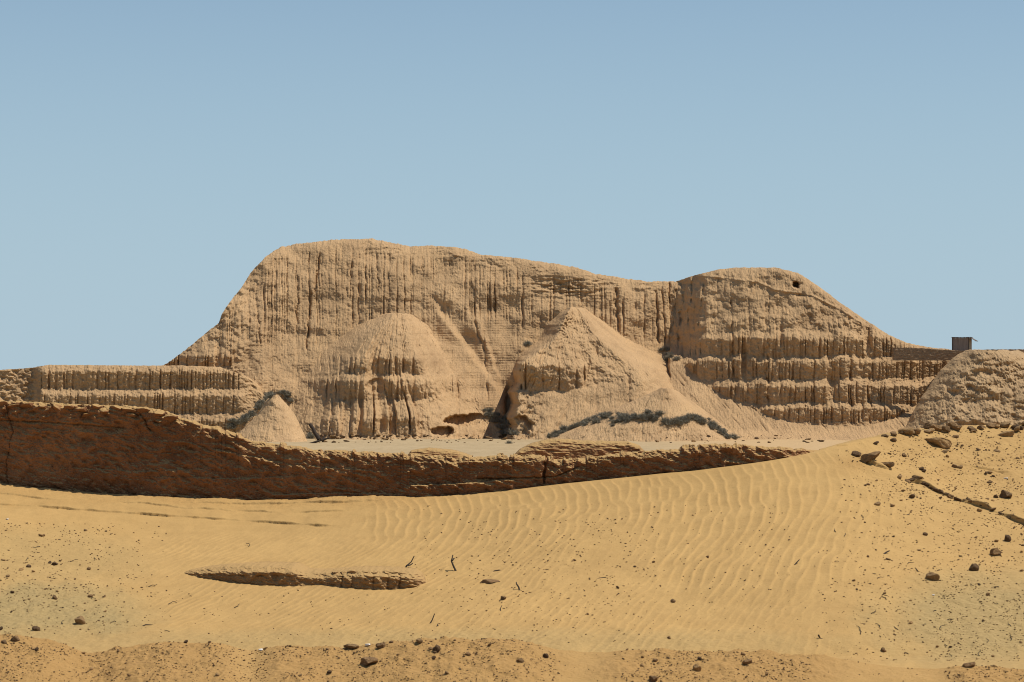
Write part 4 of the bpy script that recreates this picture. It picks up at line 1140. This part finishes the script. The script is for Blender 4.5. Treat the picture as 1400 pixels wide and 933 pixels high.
# ------------------------------------------------------------------ shrubs
def shrub_mesh(seed, n=190):
    r_ = np.random.default_rng(seed); V = []; Q = []
    for i in range(n):
        a = r_.random() * 6.283; el = 0.25 + 1.25 * r_.random(); L = 0.45 + 0.65 * r_.random()
        b = np.array([r_.normal() * .22, r_.normal() * .22, 0])
        dirv = np.array([math.cos(a) * math.cos(el), math.sin(a) * math.cos(el), math.sin(el)])
        m_ = b + dirv * L * 0.55; e = b + dirv * L + np.array([r_.normal() * .12, r_.normal() * .12, -0.05 + r_.normal() * .06])
        s = np.cross(dirv, r_.normal(size=3)); s /= np.linalg.norm(s); w_ = 0.018 + .020 * r_.random()
        i0 = len(V); V += [b - s * w_, b + s * w_, m_ + s * w_ * 1.1, m_ - s * w_ * 1.1, e + s * w_ * 0.35, e - s * w_ * 0.35]
        Q += [(i0, i0 + 1, i0 + 2, i0 + 3), (i0 + 3, i0 + 2, i0 + 4, i0 + 5)]
        for q in range(2):                                              # side twigs
            t0 = b + dirv * L * (0.4 + .5 * r_.random()); d2 = dirv + r_.normal(size=3) * 0.7; d2 /= np.linalg.norm(d2)
            e2 = t0 + d2 * 0.28; s2 = np.cross(d2, r_.normal(size=3)); s2 /= np.linalg.norm(s2)
            i0 = len(V); V += [t0 - s2 * .016, t0 + s2 * .016, e2 + s2 * .010, e2 - s2 * .010]; Q.append((i0, i0 + 1, i0 + 2, i0 + 3))
    me = mesh_np('dry_shrub', np.array(V), np.array(Q), False); me.materials.append(M_SHRUB); return me
SHR = [shrub_mesh(1000 + i) for i in range(5)]

bpy.context.view_layer.update()
DEPS = bpy.context.evaluated_depsgraph_get()
def hit(px, py, near=200.0):
    v = Vector(ray(px, py, 1.0)); v.normalize()
    ok, loc, nor, idx, ob, mt = sc.ray_cast(DEPS, v * near, v)
    return (loc, nor) if ok else (None, None)

def shrub_row(pts, n, size, label, group, spread=1.6, seed=0):
    r_ = np.random.default_rng(seed)
    xs = [p[0] for p in pts]; ys = [p[1] for p in pts]
    L = np.concatenate([[0], np.cumsum(np.hypot(np.diff(xs), np.diff(ys)))])
    n = int(n * 1.05); size *= 0.85
    for i in range(n):
        t = (i + 0.5 + 0.6 * r_.normal()) / n * L[-1]; t = min(max(t, 0), L[-1])
        x_ = np.interp(t, L, xs) + r_.normal() * spread * 1.3; y_ = np.interp(t, L, ys) + r_.normal() * spread * 1.3
        loc, nor = hit(x_, y_)
        if loc is None or loc.y > 420: continue
        s = size * (0.5 + 0.85 * r_.random())
        o = bpy.data.objects.new('dry_shrub', SHR[int(r_.integers(0, 5))]); COL.objects.link(o)
        o.location = loc + Vector((0, -0.1, -0.08)); o.scale = (s, s, s * 0.85); o.rotation_euler = (r_.normal() * .15, r_.normal() * .15, r_.random() * 6)
        tag(o, label, 'shrub', group)
shrub_row([(312, 586), (332, 576), (350, 562), (362, 546), (374, 537), (390, 540), (400, 548)], 34, 0.95, 'grey dry shrub in the row behind the small earth cone', 'shrubs behind the small earth cone', 1.8, 1)
shrub_row([(664, 562), (680, 570), (690, 582), (696, 592), (702, 598)], 30, 0.95, 'grey dry shrub in the hollow left of the central buttress', 'shrubs in the hollow between the buttresses', 3.2, 2)
shrub_row([(752, 598), (780, 585), (810, 576), (842, 567)], 34, 0.85, 'grey dry shrub in the slanting row up the left side of the debris heap', 'shrubs on the left side of the debris heap', 1.5, 3)
shrub_row([(838, 578), (860, 570), (890, 571), (920, 578), (945, 574), (965, 576), (980, 588), (1000, 602)], 58, 0.95, 'grey dry shrub in the winding row across the debris heap', 'shrubs across the debris heap', 1.9, 4)
shrub_row([(908, 480), (914, 488), (922, 494)], 9, 1.0, 'dark shrub in the gully at the left foot of the right bastion', 'shrubs in the gully', 2.5, 5)
shrub_row([(418, 597), (430, 598)], 4, 0.8, 'low grey shrub beside the leaning wooden beam', 'shrubs by the beam', 1.0, 6)
shrub_row([(718, 472), (724, 471)], 3, 0.9, 'tiny shrub on the ledge left of the central peak', 'shrubs on the ledge', 1.0, 7)

# old beams --------------------------------------------------------------------
def beam(label, a, b, d, rad):
    p0 = ray(*a, d); p1 = ray(*b, d + 0.5)
    n = 7; t = np.linspace(0, 1, n)[:, None]
    pts = (p0 * (1 - t) + p1 * t) - p0; pts[:, 0] += 0.05 * np.sin(np.arange(n) * 1.9)
    v, q = tube(pts, np.linspace(rad, rad * 0.75, n) * (1 + 0.15 * np.sin(np.arange(n) * 2.7)), 7)
    i = len(v); q = list(q)
    o = link('old_beam', mesh_np('old_beam', np.array(v), np.array(q)), M_WOOD, None, tuple(p0)); tag(o, label, 'beam')
beam('dark leaning wooden beam beside the small earth cone', (436, 601), (424, 580), 312, 0.30)
beam('dark wooden beam lying on the pale ground below the leaning beam', (416, 609), (450, 599), 311, 0.16)
beam('short forked stump at the foot of the leaning beam', (441, 604), (443, 597), 311.5, 0.16)

# dark clods on the pale floor at the pyramid's foot
for i in range(190):
    bx = 425 + 290 * r.random() if i < 150 else 890 + 240 * r.random(); by = 596 + 10 * r.random() ** 1.3
    loc, nor = hit(bx, by)
    if loc is None or loc.z > PLAIN + 1.6: continue
    s = 0.08 + 0.30 * r.random() ** 3
    o = put('fallen_clod', (ROCKS + DARKS)[int(r.integers(0, 11))], np.array(loc), (s * 1.7, s, s * .6), (0, r.normal() * .2, r.random() * 3), 0.2)
    tag(o, 'dark fallen clod on the pale floor at the foot of the pyramid', 'clod', 'fallen clods at the pyramid foot')

# ------------------------------------------------------------------ light, sky, camera
sv = Vector((0.44, 0.012, 0.895)).normalized()
el = math.asin(sv.z); az = math.atan2(sv.x, sv.y)
sun = bpy.data.lights.new('sun', 'SUN'); sun.energy = 4.4; sun.angle = math.radians(0.53); sun.color = (1.0, 0.945, 0.86)
so = bpy.data.objects.new('sun', sun); COL.objects.link(so); so.rotation_euler = sv.to_track_quat('Z', 'Y').to_euler()
w = bpy.data.worlds.new('World'); sc.world = w; w.use_nodes = True
nt = w.node_tree; bg = nt.nodes['Background']
sky = nt.nodes.new('ShaderNodeTexSky'); sky.sky_type = 'NISHITA'; sky.sun_disc = False
sky.sun_elevation = el; sky.sun_rotation = az; sky.altitude = 0; sky.air_density = 1.0; sky.dust_density = 0.15; sky.ozone_density = 3.0
tc = nt.nodes.new('ShaderNodeTexCoord'); sx = nt.nodes.new('ShaderNodeSeparateXYZ'); nt.links.new(tc.outputs['Generated'], sx.inputs[0])
hz = nt.nodes.new('ShaderNodeMapRange'); hz.inputs[1].default_value = 0.0; hz.inputs[2].default_value = 0.34; hz.inputs[3].default_value = 0.97; hz.inputs[4].default_value = 0.0
hz.interpolation_type = 'SMOOTHSTEP'
nt.links.new(sx.outputs['Z'], hz.inputs[0])
dr = nt.nodes.new('ShaderNodeValToRGB'); e = dr.color_ramp.elements                 # dry coastal air: grey-blue towards the horizon
K = 1 / 0.085
e[0].position = 0.0; e[0].color = (0.425, 0.560, 0.648, 1); e[1].position = 0.22; e[1].color = (0.365, 0.548, 0.685, 1)
nt.links.new(sx.outputs['Z'], dr.inputs['Fac'])
sc1 = nt.nodes.new('ShaderNodeVectorMath'); sc1.operation = 'SCALE'; sc1.inputs['Scale'].default_value = K; nt.links.new(dr.outputs['Color'], sc1.inputs[0])
mx = nt.nodes.new('ShaderNodeMix'); mx.data_type = 'RGBA'
nt.links.new(hz.outputs[0], mx.inputs[0]); nt.links.new(sky.outputs['Color'], mx.inputs[6]); nt.links.new(sc1.outputs[0], mx.inputs[7])
nt.links.new(mx.outputs[2], bg.inputs['Color']); bg.inputs['Strength'].default_value = 0.085

cam = bpy.data.cameras.new('camera'); co = bpy.data.objects.new('camera', cam); COL.objects.link(co)
cam.sensor_width = 36.0; cam.lens = F / 1400 * 36.0; cam.clip_start = 0.5; cam.clip_end = 20000
cam.shift_y = (HY - 466.5) / 1400
co.location = (0, 0, 0); co.rotation_euler = (math.radians(90), 0, 0)
sc.camera = co
sc.cycles.filter_width = 1.05
sc.view_settings.view_transform = 'Standard'; sc.view_settings.look = 'None'
sc.view_settings.exposure = 0.0; sc.view_settings.gamma = 1.0
